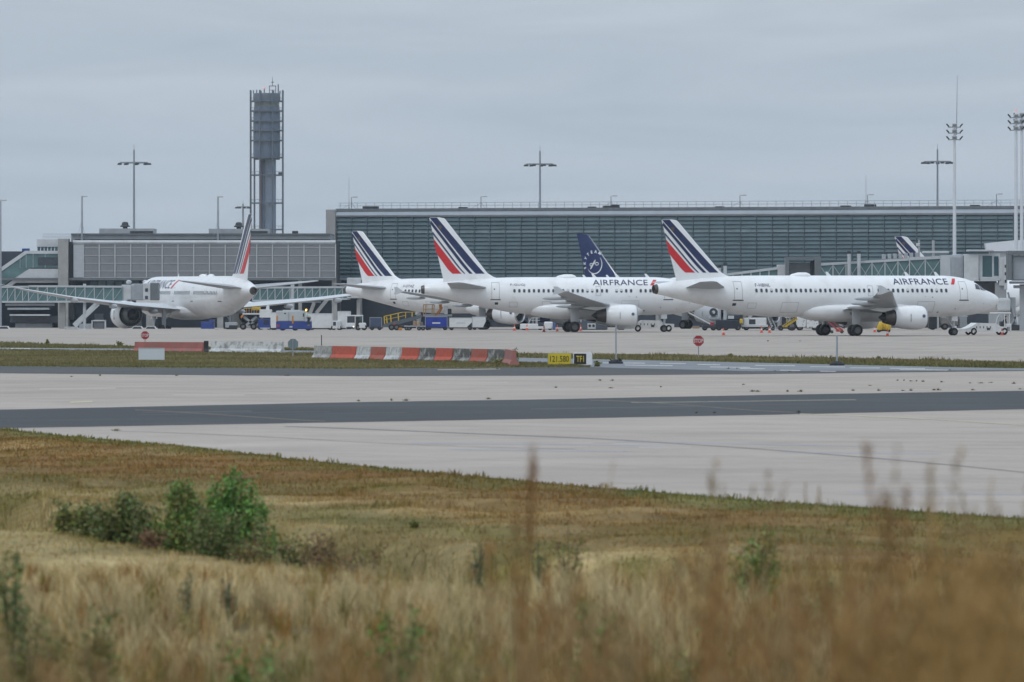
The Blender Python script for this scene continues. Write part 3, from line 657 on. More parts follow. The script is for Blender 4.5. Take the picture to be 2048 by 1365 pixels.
    for s in doors:
        outline(s, s + dw, dz, dz + dh, .035, 'door_outline', LINE)
        flat_decal('door_sill', [(s - .12, dz - .07), (s + dw + .12, dz - .07), (s + dw + .12, dz + .02), (s - .12, dz + .02)], [(0, 1, 2, 3)], on_skin(.02), DARK, root)
        flat_decal('door_handle', [(s + .5, dz + 1.05), (s + .62, dz + 1.05), (s + .62, dz + 1.18), (s + .5, dz + 1.18)], [(0, 1, 2, 3)], on_skin(.016), DARK, root)
    for s in exits: outline(s, s + .55, wz - .55, wz + .50, .03, 'exit_outline', LINE)
    if detail and not wide:
        for s0, s1, z0, z1 in [(8.0, 9.9, 2.35, 3.45), (L - 14.6, L - 12.8, 2.35, 3.35), (L - 10.1, L - 9.2, 2.75, 3.3)]: outline(s0, s1, z0, z1, .025, 'cargo_door_outline', LINE)
        flat_decal('outflow_valve', [(L - 8.0, 3.02), (L - 7.65, 3.02), (L - 7.65, 3.27), (L - 8.0, 3.27)], [(0, 1, 2, 3)], on_skin(.02), DARK, root)
        for s, z, r in [(8.3, 3.85, .09), (9.1, 3.92, .05), (2.4, 3.2, .06), (5.6, 2.7, .08), (7.4, 2.35, .12), (1.5, 3.1, .05), (3.8, 2.55, .05)]:
            flat_decal('skin_port', [(s + r * math.cos(a), z + r * .7 * math.sin(a)) for a in np.arange(0, 6.28, .785)], [tuple(range(8))], on_skin(.014), GREYP, root)
        # cockpit glazing
        for q in ([(2.72, 5.12), (3.18, 5.16), (3.30, 4.68), (2.70, 4.60)], [(2.12, 4.80), (2.64, 5.10), (2.62, 4.60), (2.10, 4.50)], [(1.82, 4.62), (2.04, 4.75), (2.03, 4.50), (1.86, 4.47)]):
            flat_decal('cockpit_window', q, [(0, 1, 2, 3)], on_skin(.022), GLASSDK, root, np.arange(1.8, 3.3, .12), np.arange(4.5, 5.3, .1))
    # lettering
    if title:
        s0, s1, z0, h = title; v, f = text_faces('AIRFRANCE', 1.0, .006, 1.0, 1.04)
        x0 = min(p[0] for p in v); x1 = max(p[0] for p in v); y0 = min(p[1] for p in v); y1 = max(p[1] for p in v)
        if side < 0: v = [(s0 + (p[0] - x0) / (x1 - x0) * (s1 - s0), z0 + (p[1] - y0) / (y1 - y0) * h) for p in v]
        else: v = [(s0 + (p[0] - x0) / (x1 - x0) * (s1 - s0), z0 + (p[1] - y0) / (y1 - y0) * h) for p in v]
        flat_decal('airline_lettering', v, f, on_skin(.02), NAVY, root, np.arange(min(s0, s1), max(s0, s1), .9), np.arange(z0 + h * .2, z0 + h, h * .2))
        if slash:
            g = (s1 - s0) / 9.0; a = s1 + g * .35
            flat_decal('red_slash', [(a, z0), (a + g * .55, z0), (a + g * 1.15, z0 + h), (a + g * .6, z0 + h)], [(0, 1, 2, 3)], on_skin(.02), RED, root, (), np.arange(z0 + h * .2, z0 + h, h * .2))
    if reg:
        v, f = text_faces(reg, 1.0, .004, 1.0, 1.1); x0 = min(p[0] for p in v); x1 = max(p[0] for p in v); y0 = min(p[1] for p in v); y1 = max(p[1] for p in v)
        s0, s1, z0, h = reg_s; v = [(s0 + (p[0] - x0) / (x1 - x0) * (s1 - s0), z0 + (p[1] - y0) / (y1 - y0) * h) for p in v]
        flat_decal('registration_lettering', v, f, on_skin(.018), NAVY, root, (), np.arange(z0, z0 + h, .12))
    # fin
    fb = 5.75 if not wide else 7.75; fs = 1.0 if not wide else (fin_top - fb) / (11.6 - 5.75) * .98
    def FE(tab_, v):
        a = np.array(sorted([(q[1], q[0]) for q in tab_])); return float(np.interp(v, a[:, 0], a[:, 1])) * fs
    te = lambda v: FE(NB_FIN['te'], v); le = lambda v: FE(NB_FIN['le'], v)
    zf = lambda v: fb - .45 * K * (1 - min(1, v / .1)) * (v < .1) * 0 + v * (fin_top - fb)
    def fin_half(u, v):                                    # half thickness at u metres ahead of the tail end
        a, b = te(v), le(v); t = min(max((b - u) / max(b - a, .01), 0), 1)
        return .105 * min(b - a, 6.0 * fs) * .5 * (2.6 * math.sqrt(t) * (1 - t) + .35 * t * (1 - t) * 2) * .62 + .015
    ch = [0, .015, .05, .12, .25, .45, .65, .85, 1.0]; rings = []
    for v in [-.10, 0.0, .02, .045, .075, .105, .2, .35, .5, .65, .8, .92, .965, .985, 1.0]:
        vv = max(v, 0); a, b = te(vv), le(vv)
        if v > .985: a, b = a + .1 * fs, b - .35 * fs
        up = [(xg - L + b - t * (b - a), fin_half(b - t * (b - a), vv) if 0 < t < 1 else .012, zf(v)) for t in ch]
        lo = [(p[0], -p[1], p[2]) for p in up[::-1]][1:-1]; rings.append(up + lo)
    MB().loft(rings).build('tail_fin', WHITE if livery == 'tricolour' else SKYBLUE, root, smooth=True, angle=50)
    def fin_map(sd):
        def f(u, z):
            v = (z - fb) / (fin_top - fb); return (xg - L + u, sd * (fin_half(u, min(max(v, 0), 1)) + .02), z)
        return f
    if livery == 'tricolour':
        H = fin_top - fb; q = lambda v: fb + v * H
        def stripe(top_l, top_r, bot_l, bot_r, vt, vb, m_, nm, vt2=None):
            # a band from the upper rear edge to the lower front, cut straight at the foot and bending into it
            N_ = 14; A_, B_ = [], []
            for i in range(N_ + 1):
                t = i / N_; bend = .0 if t < .75 else (t - .75) ** 2 * 2.4
                vl = (vt2 if vt2 is not None else vt) + (vb - (vt2 if vt2 is not None else vt)) * t; vr = vt + (vb - vt) * t
                A_.append(((top_l + (bot_l - top_l) * t) * fs + bend * fs, q(vl))); B_.append(((top_r + (bot_r - top_r) * t) * fs + bend * .6 * fs, q(vr)))
            vs = A_ + B_; fc = [(i, i + 1, N_ + 2 + i, N_ + 1 + i) for i in range(N_)]
            for sd in ((side,) if not wide else (1, -1)):
                flat_decal(nm, vs, fc, fin_map(sd), m_, root)
        stripe(.60, 1.40, 5.50, 6.55, .995, .095, NAVY, 'navy_tail_stripe')
        stripe(.66, .72, 4.80, 5.22, .955, .095, NAVY, 'navy_tail_stripe', .90)
        stripe(.90, .94, 4.22, 4.42, .77, .095, NAVY, 'thin_navy_tail_stripe', .74)
        stripe(1.32, 1.02, 2.95, 4.00, .66, .095, RED, 'red_tail_stripe', .43)
        for sd in (side,):
            c = (1.72 * fs, q(.84)); flat_decal('tail_roundel', [(c[0] + .2 * math.cos(a), c[1] + .24 * math.sin(a)) for a in np.arange(0, 6.28, .5236)], [tuple(range(12))], fin_map(sd), mat('roundel_brown', (.09, .07, .06), .5), root, )
    elif livery == 'skyteam':
        pass
    # tailplane, wings
    def wing(nm, sects, sd, m_, smooth=True, name2=None):
        c9 = [(0, 0), (.012, .30), (.05, .62), (.15, .92), (.35, 1.0), (.6, .72), (.85, .28), (1, .02)]; rr = []
        for (y, sle, chd, z, tc_) in sects:
            up = [(xg - (sle + c * chd), sd * y, z + k * chd * tc_ * .58) for c, k in c9]; lo = [(xg - (sle + c * chd), sd * y, z - k * chd * tc_ * .42) for c, k in c9[::-1]][1:-1]
            rr.append(up + lo)
        return MB().loft(rr).build(nm, m_, root, smooth=smooth, angle=55)
    if not wide: hs = [(0.3, L - 7.4, 4.5, 4.75, .10), (6.0, L - 3.95, 1.9, 5.35, .09), (6.22, L - 3.6, 1.45, 5.38, .08)]
    else: hs = [(0.4, L - 10.2, 7.6, 6.55, .10), (9.4, L - 3.7, 2.5, 7.55, .09), (9.9, L - 3.1, 1.7, 7.6, .08)]
    for sd in (1, -1): wing('tailplane', hs, sd, WINGGREY)
    if not wide:
        r0 = xg - 5.8          # wing root leading edge, measured from the nose
        zt_ = lambda y: 2.55 + (y - 1.9) * .105 + max(0, y - 6) ** 2 * .0030
        ws = [(1.0, r0 - .6, 7.2, zt_(1.0), .125), (1.9, r0, 6.4, zt_(1.9), .12), (4.2, r0 + 1.2, 5.2, zt_(4.2), .115), (6.4, r0 + 2.35, 4.05, zt_(6.4), .11), (10.5, r0 + 4.5, 2.95, zt_(10.5), .10), (14.5, r0 + 6.6, 1.95, zt_(14.5), .10), (16.7, r0 + 7.75, 1.45, zt_(16.7), .10)]
        ey, ez, er, e0, e1 = 5.75, 1.84, 1.20, xg - 6.65, xg - 3.25
    else:
        r0 = xg - 12.0
        zt_ = lambda y: 3.55 + (y - 3) * .072 + max(0, y - 3) ** 2 * .0019
        ws = [(2.0, r0 - 1.0, 14.0, zt_(2.5), .12), (3.0, r0, 12.6, zt_(3), .12), (9.5, r0 + 5.0, 7.7, zt_(9.5), .11), (18, r0 + 10.8, 5.0, zt_(18), .10), (26.5, r0 + 16.8, 3.0, zt_(26.5), .10), (30, r0 + 20.2, 1.6, zt_(30), .09), (31.7, r0 + 22.6, .4, zt_(31.7), .09)]
        ey, ez, er, e0, e1 = 8.9, 2.78, 2.02, xg - 9.0, xg - 4.0
    for sd in (1, -1):
        wing('wing', ws, sd, WINGGREY if not wide else mat('wing_pale_grey', (.55, .57, .59), .4, var=.05, scale=.5))
        if not wide:
            y, sle, c, z, _ = ws[-1]
            pr = [(xg - sle - .25, z), (xg - sle - 1.1, z + .52), (xg - sle - 1.55, z + .54), (xg - sle - 1.45, z), (xg - sle - 1.65, z - .32), (xg - sle - 1.25, z - .32)]
            MB().prism(pr, sd * y, sd * (y + .07)).build('wingtip_fence', mat('fence_grey', (.50, .52, .54), .4), root)
            MB().lathe([(0, .04), (.1, .06), (.2, .02)], c=(xg - sle - .9, sd * (y - .35), z + .14), n=8, cap=True).build('navigation_light', mat('nav_light', (.25, .6, .45) if sd < 0 else (.5, .05, .05), .3, emit=.5) if False else GREYP, root)
        # flap fairings
        for y in ((6.9, 10.0, 13.2) if not wide else (6.5, 13, 19.5)):
            i = max(k for k in range(len(ws)) if ws[k][0] <= y); a, b = ws[i], ws[i + 1]; t = (y - a[0]) / (b[0] - a[0]); S = [a[k] + (b[k] - a[k]) * t for k in range(5)]
            ln = (2.9 if not wide else 5.2) * (1.15 - .012 * y); r = (.18 if not wide else .36)
            MB().lathe([(xx, r * math.sqrt(max(0, 1 - (2 * (k / 10) - 1) ** 2)) + .01) for k, xx in enumerate(np.linspace(0, -ln, 11))], c=(xg - (S[1] + S[2] * .62), sd * y, S[3] - S[2] * .035 - r * .7), n=10, sy=.55, cap=True).build('flap_fairing', WINGGREY, root, smooth=True, angle=60)
        # engine
        ln = e1 - e0; pf = [(0, .80), (-.02 * ln, .87), (-.09 * ln, .955), (-.22 * ln, 1.0), (-.45 * ln, 1.0), (-.72 * ln, .93), (-.9 * ln, .84), (-ln, .76), (-ln, .735), (-.85 * ln, .72)]
        if wide: pf = pf[:5] + [(-.72 * ln, .97), (-.9 * ln, .92), (-ln, .87), (-ln, .85), (-.8 * ln, .84)]
        c = (xg - e0, sd * ey, ez)
        en = MB().lathe([(t, r * er) for t, r in pf], c=c, n=36).build('engine', WHITE if livery == 'tricolour' else WINGGREY, root, smooth=True, angle=40)
        MB().lathe([(-.10 * ln, .70 * er), (-.03 * ln, .72 * er), (.004 * ln, .765 * er), (.012 * ln, .80 * er), (0.0, .845 * er), (-.03 * ln, .885 * er)], c=c, n=36).build('inlet_lip', METAL, en, smooth=True)
        MB().lathe([(-.10 * ln, .70 * er), (-.25 * ln, .69 * er), (-.26 * ln, .18 * er), (-.17 * ln, .12 * er), (-.12 * ln, .01)], c=c, n=32).build('fan', DARK, en, smooth=True)
        MB().lathe([(-.8 * ln, .62 * er), (-.98 * ln, .66 * er), (-1.12 * ln, .60 * er), (-1.30 * ln, .47 * er), (-1.30 * ln, .44 * er), (-1.1 * ln, .4 * er)], c=c, n=30).build('exhaust_nozzle', HOTMET if not wide else mat('core_cowl_grey', (.15, .16, .17), .45, .4), en, smooth=True)
        MB().lathe([(-1.1 * ln, .34 * er), (-1.34 * ln, .26 * er), (-1.46 * ln, .06 * er)], c=c, n=20, cap=True).build('exhaust_plug', DARK, en, smooth=True)
        MB().lathe([(-.82 * ln, (.72 if not wide else .85) * er), (-.82 * ln, .4 * er)], c=c, n=24).build('fan_duct', DARK, en)
        iw = min(range(len(ws)), key=lambda k: abs(ws[k][0] - ey)); zw = zt_(ey) - .05
        sl_ = np.interp(ey, [k[0] for k in ws], [k[1] for k in ws]); cw_ = np.interp(ey, [k[0] for k in ws], [k[2] for k in ws])
        pr = [(xg - e0 - .35 * ln, ez + er * .97), (xg - e0 - .75 * ln, ez + er * 1.10), (xg - sl_ - .1 * cw_, zw + .12), (xg - sl_ - .55 * cw_, zw - .12), (xg - sl_ - .72 * cw_, zw - .3), (xg - e0 - 1.3 * ln, ez + .45 * er), (xg - e0 - .95 * ln, ez + .6 * er)]
        MB().prism(pr, sd * ey - .16 * K, sd * ey + .16 * K).build('pylon', WHITE if not wide else WINGGREY, en)
        flat = MB().cyl((xg - e0 - .16 * ln, sd * (ey + er * .985), ez + .15), (xg - e0 - .16 * ln, sd * (ey + er * .985 + .03), ez + .15), .17 * K, n=12)
        flat.build('engine_emblem', mat('emblem_blue_grey', (.10, .13, .2), .5), en)
        MB().box(xg - e0 - .58 * ln, xg - e0 - .565 * ln, min(sd * (ey + er * .95), sd * (ey + er * 1.003)), max(sd * (ey + er * .95), sd * (ey + er * 1.003)), ez - .35 * er, ez + .3 * er).build('cowl_latch_line', LINE, en)
    # belly fairing
    rr = []; f0, f1 = (xg - 8.3, xg + 4.9) if not wide else (xg - 13, xg + 5.5)
    for t in np.linspace(0, 1, 22):
        s = f0 + (f1 - f0) * t; e = max(.0, 1 - abs(2 * t - 1) ** 3.2) ** .5; zc_ = (2.60 if not wide else 3.5); hz = ((.15 + 1.08 * e) if not wide else (.2 + 1.25 * e)); hy = ((.5 + 1.72 * e) if not wide else (.8 + 2.05 * e))
        rr.append([(xg - s, hy * math.copysign(abs(math.sin(a)) ** .75, math.sin(a)), zc_ + hz * math.copysign(abs(math.cos(a)) ** .8, math.cos(a)) * (1 if math.cos(a) < 0 else .62)) for a in [2 * math.pi * i / 28 for i in range(28)]])
    MB().loft(rr).build('belly_fairing', WHITE, root, smooth=True, angle=60)
    # landing gear
    if gears:
        def wheel(parent, x, y, r, w_):
            pf = [(-w_ / 2, r * .55), (-w_ / 2, r * .86), (-w_ * .36, r * .97), (0, r), (w_ * .36, r * .97), (w_ / 2, r * .86), (w_ / 2, r * .55)]
            MB().lathe(pf, c=(x, y, r), axis='y', n=24).build('tyre', TYRE, parent, smooth=True)
            MB().lathe([(-w_ * .40, .02), (-w_ * .36, r * .35), (-w_ * .46, r * .56), (w_ * .46, r * .56), (w_ * .36, r * .35), (w_ * .40, .02)], c=(x, y, r), axis='y', n=16).build('hub', mat('brake_grey', (.10, .105, .11), .5, .3, var=.2, scale=6), parent, smooth=True)
        for sd in (1, -1):
            gy = 3.8 if not wide else 4.9; r = .585 if not wide else .66
            g = MB().cyl((0, sd * gy, r), (.15, sd * gy, zt_(gy)), .15 * K, .19 * K, 10); g.bar((0, sd * gy, 1.35 * K), (.1, sd * (gy - 1.3), 2.3 * K), .13); g.cyl((0, sd * (gy - .6), r), (0, sd * (gy + .6), r), .10, n=8)
            g.bar((.35, sd * gy, .9), (.2, sd * gy, 1.7 * K), .09)
            if wide: g.bar((-.8, sd * gy, r), (.8, sd * gy, r), .3)
            lg = g.build('main_landing_gear', GREYP, root)
            MB().box(-.42, .5, sd * (gy + .22), sd * (gy + .27), 1.15, 2.75 * (1 if not wide else 1.3)).build('gear_door', WINGGREY, lg)
            for xx in ((0,) if not wide else (-.74, .74)):
                for yy in (-.47, .47): wheel(lg, xx, sd * gy + yy, r, .42)
        xn = xg - (5.07 if not wide else 5.6); r = .39 if not wide else .5
        g = MB().cyl((xn, 0, r), (xn + .1, 0, 2.3 * K), .12, .15, 10); g.bar((xn - .1, 0, .9), (xn - .9, 0, 2.2), .09); g.cyl((xn, -.3, r), (xn, .3, r), .07, n=8); lg = g.build('nose_landing_gear', LGREY, root)
        for yy in (-.26, .26): wheel(lg, xn, yy, r, .24)
        for yy in (-.42, .42): MB().box(xn - .35, xn + .30, yy - .02, yy + .02, 1.45 * K, 1.95 * K).build('gear_door', WHITE, lg)
    # antennas, satcom dome
    if detail:
        for s in ((6.6, L - 19.0, 9.9) if not wide else (20, 36)):
            zt = P(s)[0]; MB().prism([(xg - s, zt - .03), (xg - s - .45, zt - .03), (xg - s - .62, zt + .38), (xg - s - .42, zt + .38)], -.03, .03).build('blade_antenna', WHITE, root)
        sd_ = L - 15.6 if not wide else L - 28; zt = P(sd_)[0]; ll = 2.3 if not wide else 1.9
        MB().lathe([(0, .05), (-.15, .22), (-.5, .36), (-ll * .6, .36), (-ll * .9, .2), (-ll, .04)], c=(xg - sd_ + ll / 2, 0, zt - .05), n=16, sy=1.6, cap=True).build('satcom_dome', WHITE, root, smooth=True)
        if wide:
            MB().lathe([(0, .05), (-.3, .3), (-1.0, .36), (-1.6, .05)], c=(xg - L + 24.5, 0, zt - .05), n=16, sy=1.5, cap=True).build('satcom_dome', WHITE, root, smooth=True)
        zt, zb, _ = P(L - 10.5); MB().prism([(xg - L + 10.5, zb + .03), (xg - L + 10.0, zb + .05), (xg - L + 9.9, zb - .32), (xg - L + 10.1, zb - .32)], -.03, .03).build('drain_mast', WHITE, root)
    root['fin'] = [fb, fin_top]
    return root, fin_map, (fb, fin_top, fs)

GRP = 'parked airliners'
# A: the nearest, side on
airliner('airliner', 'white twinjet airliner lettered F-HBNL with a low white tow tractor at its nose', (X(1678, 700), 700, 0), 22, 37.57, 17.7, fin_top=11.55, reg='F-HBNL', reg_s=(27.6, 26.0, 4.90, .32),
         title=(12.45, 6.35, 5.12, .60), win=(6.75, 27.6, .533, [(14.5, 14.75)]), doors=(4.35, 29.0), exits=(13.8, 14.85))
airliner('airliner', 'short white twinjet airliner lettered F-GUGJ with the tallest striped fin', (X(1142, 767), 767, 0), 5, 31.44, 15.3, fin_top=12.56, reg='F-GUGJ', reg_s=(22.1, 20.5, 5.0, .30),
         title=(13.05, 7.0, 5.12, .60), win=(6.75, 22.0, .533, [(8.2, 8.8), (10.6, 11.1)]), doors=(4.35, 23.3), exits=(12.2,))
airliner('airliner', 'long white airliner lettered F-GTAZ being loaded beside the blue cargo container', (X(1004, 823.5), 823.5, 0), -35, 44.51, 22.0, fin_top=11.7, reg='F-GTAZ', reg_s=(35.2, 33.6, 4.95, .30),
         title=(13.0, 7.0, 5.12, .6), win=(7, 35.0, .533, [(17, 18)]), doors=(4.4, 36.2), exits=(25.2,))
sk, skmap, skd = airliner('airliner', 'airliner with a dark blue fin carrying a white ring emblem and SKYTEAM lettering', (X(1408, 853.6), 853.6, gz(853.6)), -37, 37.57, 17.7, fin_top=11.76, livery='skyteam', win=None, doors=())
def skyteam():
    fb, ft, fs = skd; WL = mat('emblem_white', (.72, .74, .76), .4); d = 853.6 + 12
    # emblem laid out in metres on the fin: u ahead of the tail end, z up
    c = (3.42, 7.95); r = 1.20
    A_ = []; B_ = []
    for i in range(33):
        t = R(48 - i * (48 + 152) / 32.0); th = .135 * math.sin(math.pi * i / 32.0) ** .6 + .01
        A_.append((c[0] + (r + .0) * math.cos(t), c[1] + r * math.sin(t))); B_.append((c[0] + (r - th) * math.cos(t), c[1] + (r - th) * math.sin(t)))
    flat_decal('emblem_ring', A_ + B_, [(i, i + 1, 34 + i, 33 + i) for i in range(32)], skmap(-1), WL, sk)
    def stroke(pts, w_):
        p = [Vector(q) for q in pts]; a = []; b = []
        for i, q in enumerate(p):
            dd = (p[min(i + 1, len(p) - 1)] - p[max(i - 1, 0)]).normalized(); nn = Vector((-dd.y, dd.x)) * w_ / 2; a.append(q + nn); b.append(q - nn)
        n_ = len(p); flat_decal('emblem_ribbon', [tuple(q) for q in a + b], [(i, i + 1, n_ + 1 + i, n_ + i) for i in range(n_ - 1)], skmap(-1), WL, sk)
    for k in range(3):
        o = -.30 + k * .30
        pts = [(c[0] - .62 + .75 * t + (k - 1) * .06 + .0, c[1] + o * .62 - .36 + .72 * (t * t * (3 - 2 * t)) + .0) for t in np.linspace(0, 1, 14)]
        stroke(pts, .105)
    for sx in (-1, 1):
        stroke([(c[0] - .05 + sx * (.42 + .26 * math.cos(a)) , c[1] + .02 + sx * .06 + .17 * math.sin(a)) for a in np.linspace(0, 2 * math.pi, 18)], .085)
    for ch, ang in zip('SKYTEAM', np.linspace(196, 62, 7)):
        v, f = text_faces(ch, .50, .02); cx = (min(p[0] for p in v) + max(p[0] for p in v)) / 2
        rot = R(ang - 90); rr = 1.42
        cc, s_ = math.cos(rot), math.sin(rot)
        v = [(c[0] + (rr) * math.cos(R(ang)) + (p[0] - cx) * cc - p[1] * s_, c[1] + rr * math.sin(R(ang)) + (p[0] - cx) * s_ + p[1] * cc) for p in v]
        flat_decal('emblem_lettering', v, f, skmap(-1), WL, sk)
    le = [(2.55, 11.45), (6.6, 6.75)]; w_ = .10
    flat_decal('polished_leading_edge', [(le[0][0] - w_, le[0][1]), (le[0][0] + .03, le[0][1]), (le[1][0] + .03, le[1][1]), (le[1][0] - w_, le[1][1])], [(0, 1, 2, 3)], skmap(-1), METAL, sk, (), np.arange(7, 11.4, .4))
skyteam()
# B: the wide body, seen from behind, on the lower stand beyond the crest
XT, DTL, AA = X(507, 979), 979.0, 17.0
airliner('airliner', 'wide-body airliner seen from behind with its nose at a boarding bridge', (XT - 31.4 * math.sin(R(AA)), DTL + 31.4 * math.cos(R(AA)), -1.6), 90 + AA, 62.8, 31.4, kind='wide', fin_top=17.0,
         title=(9.6, 25.3, 6.55, 1.25), win=(8, 52, .62, [(27.0, 29.0), (38.0, 40.0)]), doors=(27.6, 38.6, 51.5), side=1)
# further aircraft of which little shows
airliner('airliner', 'airliner hidden behind the boarding bridges with only its striped fin tip showing', (X(1781, 850) + 18.6, 856, gz(856)), 20, 37.57, 17.7, fin_top=Z(473, 850) - gz(856), detail=False)
# ------------------------------------------------------------------ boarding bridges
BRW = mat('bridge_white_steel', (0.46, 0.49, 0.51), 0.5, var=0.08, dirt=(.28, .28, .28))
BRG = mat('bridge_grey_panel', (0.30, 0.33, 0.36), 0.5, var=0.08, dirt=(.2, .2, .2))
def tunnel(t, d, d0, pa, pb, bays, brace='slash', glass=TEAL, depth=2.6, frame=.14, fl=.28):
    """glazed gallery from pa=(px, top, bottom) to pb; local origin at (X(pa), d, ground)"""
    ox, oz = t.location.x, t.location.z; k = d / FPX
    P_ = lambda px, py: (X(px, d) - ox, Z(py, d) - oz)
    a0, a1, b0, b1 = P_(pa[0], pa[1]), P_(pa[0], pa[2]), P_(pb[0], pb[1]), P_(pb[0], pb[2]); y0 = d - d0
    lerp = lambda p, q, s: (p[0] + (q[0] - p[0]) * s, p[1] + (q[1] - p[1]) * s)
    MB().prism([a0, b0, (b0[0], b0[1] - fl), (a0[0], a0[1] - fl)], y0 - .08, y0 + depth).build('roof_beam', BRW, t)
    MB().prism([(a1[0], a1[1] + fl), (b1[0], b1[1] + fl), b1, a1], y0 - .08, y0 + depth).build('floor_beam', BRW, t)
    for i in range(bays):
        s0, s1 = i / bays, (i + 1) / bays; u0, u1, l0, l1 = lerp(a0, b0, s0), lerp(a0, b0, s1), lerp(a1, b1, s0), lerp(a1, b1, s1)
        MB().prism([(u0[0] + .03, u0[1] - fl), (u1[0] - .03, u1[1] - fl), (l1[0] - .03, l1[1] + fl), (l0[0] + .03, l0[1] + fl)], y0 + .12, y0 + .18).build('glass_pane', glass, t)
        MB().bar((u0[0], y0 + .05, u0[1] - .1), (l0[0], y0 + .05, l0[1] + .1), .12).build('post', BRW, t)
        if brace in ('slash', 'x'): MB().bar((u1[0], y0 + .06, u1[1] - fl), (l0[0], y0 + .06, l0[1] + fl), .06).build('brace', BRW, t)
        if brace == 'x': MB().bar((u0[0], y0 + .09, u0[1] - fl), (l1[0], y0 + .09, l1[1] + fl), .06).build('brace', BRW, t)
    MB().prism([(a0[0], a0[1] - fl), (b0[0], b0[1] - fl), (b1[0], b1[1] + fl), (a1[0], a1[1] + fl)], y0 + depth - .1, y0 + depth).build('rear_wall', UNDER, t)
def bx(t, d, nm, m, p0, p1, yt, yb, a=0.0, b=2.4, bev=.05):
    ox, oy, oz = t.location; return MB().cbox(X(p0, d) - ox, X(p1, d) - ox, d - oy + a, d - oy + b, Z(yb, d) - oz, Z(yt, d) - oz, bev).build(nm, m, t)
def root(nm, lab, cat, px, d, grp=None): return thing(nm, lab, cat, (X(px, d), d, gz(d)), 0, grp)
BG = 'boarding bridges'
# at the wide body
d = 1045; t = root('boarding_bridge', 'long glazed boarding bridge leading to the wide-body airliner', 'boarding bridge', 150, d, BG)
tunnel(t, d, d, (-30, 573, 606), (60, 572, 606), 6); tunnel(t, d - .4, d, (57, 571, 606), (245, 572, 605), 10)
bx(t, d, 'end_panel', LGREY, 243, 262, 570, 603); bx(t, d, 'rotunda', BRG, 261.5, 286, 568, 602, -.3, 2.8, .3); d = 1002; bx(t, d, 'cab', mat('hood_slate', (.135, .15, .16), .6, var=.1), 301, 317, 566, 601, -1.2, 3.5, .1); bx(t, d, 'cab_front', LGREY, 287, 301.5, 567, 600, -1.3, 3); bx(t, d, 'bellows', BRG, 268, 288, 568, 601, -1.0, 3, .1)
for y_ in (575, 590): bx(t, d, 'cab_window', GLASSDK, 291, 297, y_ + 2, y_ + 9, -1.36, -1.2)
d = 1045
for p_ in (257, 290): MB().lathe([(0, .35), (.25, .42), (.4, .4), (.55, .15)], c=(X(p_, d) - t.location.x, 1, Z(568, d) - t.location.z), axis='z', n=12, cap=True).build('roof_lamp', LGREY, t, smooth=True)
MB().cyl((X(169, d) - t.location.x, .2, 0), (X(169, d) - t.location.x, .2, Z(568, d) + 1.6), .24, n=12).build('support_column', BRW, t)
bx(t, d, 'drive_unit', GREYP, 158, 182, 648, 668, 0, 2); bx(t, d, 'support_column', CONC, 118, 130, 606, 672, .5, 2); bx(t, d, 'cable_tray', GREYP, 10, 108, 607, 612, .5, 2)
MB().bar((X(197, d) - t.location.x, .4, Z(607, d) + 1.6), (X(155, d) - t.location.x, .4, Z(648, d) + 1.6), .8, .35).build('access_stair', LGREY, t)
d = 1062; t = root('boarding_bridge', 'glazed boarding bridge beyond the wide-body airliner tail, ending at a raking concrete strut', 'boarding bridge', 585, d, BG)
tunnel(t, d, d, (505, 574, 604), (700, 573, 600), 13, brace='slash'); MB().cyl((0, .2, 0), (0, .2, Z(568, d) + 1.6), .28, n=12).build('support_column', BRW, t)
bx(t, d, 'cab', LGREY, 694, 722, 556, 597, -.8, 2.6, .1); bx(t, d, 'cab_window', GLASSDK, 696, 702, 586, 594, -.86, -.7); bx(t, d, 'support_column', CONC, 713, 720, 600, 668, .2, 1.4); bx(t, d, 'support_column', CONC, 668, 674, 600, 668, .2, 1.4)
# at the nearest airliner
d = 806; t = root('boarding_bridge', 'sloping glazed boarding bridge ending in an open grey portal cab', 'boarding bridge', 1600, d, BG)
tunnel(t, d, d, (1448, 548, 580), (1556, 534.5, 572), 6, brace=None); bx(t, d, 'cab_side', LGREY, 1555, 1571, 530, 572, -.4, 2.6)
pt = MB(); q = lambda px, py: (X(px, d) - t.location.x, Z(py, d) - t.location.z)
o_ = [q(1570, 515), q(1641, 514), q(1641, 580), q(1570, 580)]; i_ = [q(1577, 521), q(1628, 519), q(1628, 578), q(1577, 578)]
for y_ in (-1.6, 1.5): pt.add([(p[0], y_, p[1]) for p in o_ + i_], [(0, 1, 5, 4), (1, 2, 6, 5), (2, 3, 7, 6), (3, 0, 4, 7)])
n0 = 0
pt.f += [(0, 1, 9, 8), (1, 2, 10, 9), (2, 3, 11, 10), (3, 0, 8, 11), (4, 5, 13, 12), (5, 6, 14, 13), (6, 7, 15, 14), (7, 4, 12, 15)]
pt.build('portal_hood', MATS['hood_slate'], t); bx(t, d, 'portal_shutter', BRG, 1577, 1628, 526, 578, .9, 1.2); bx(t, d, 'shutter_side', mat('hood_dark_side', (.09, .10, .11), .6), 1621, 1628, 522, 578, .7, .88)
for p_, y_ in ((1439, 536), (1450.5, 532)):
    k = X(p_, d) - t.location.x; MB().cyl((k, .5, 0), (k, .5, Z(y_, d)), .2, n=10).build('support_column', BRW, t); MB().cyl((k, .5, Z(y_, d) + .01), (k, .5, Z(y_ - 5, d)), .23, n=10).build('column_cap', DARK, t)
bx(t, d, 'support_column', CONC, 1596, 1606, 580, 665, .5, 1.2)
d = 812; t = root('boarding_bridge', 'high glazed boarding bridge with crossed braces and two black-topped posts', 'boarding bridge', 1760, d, BG)
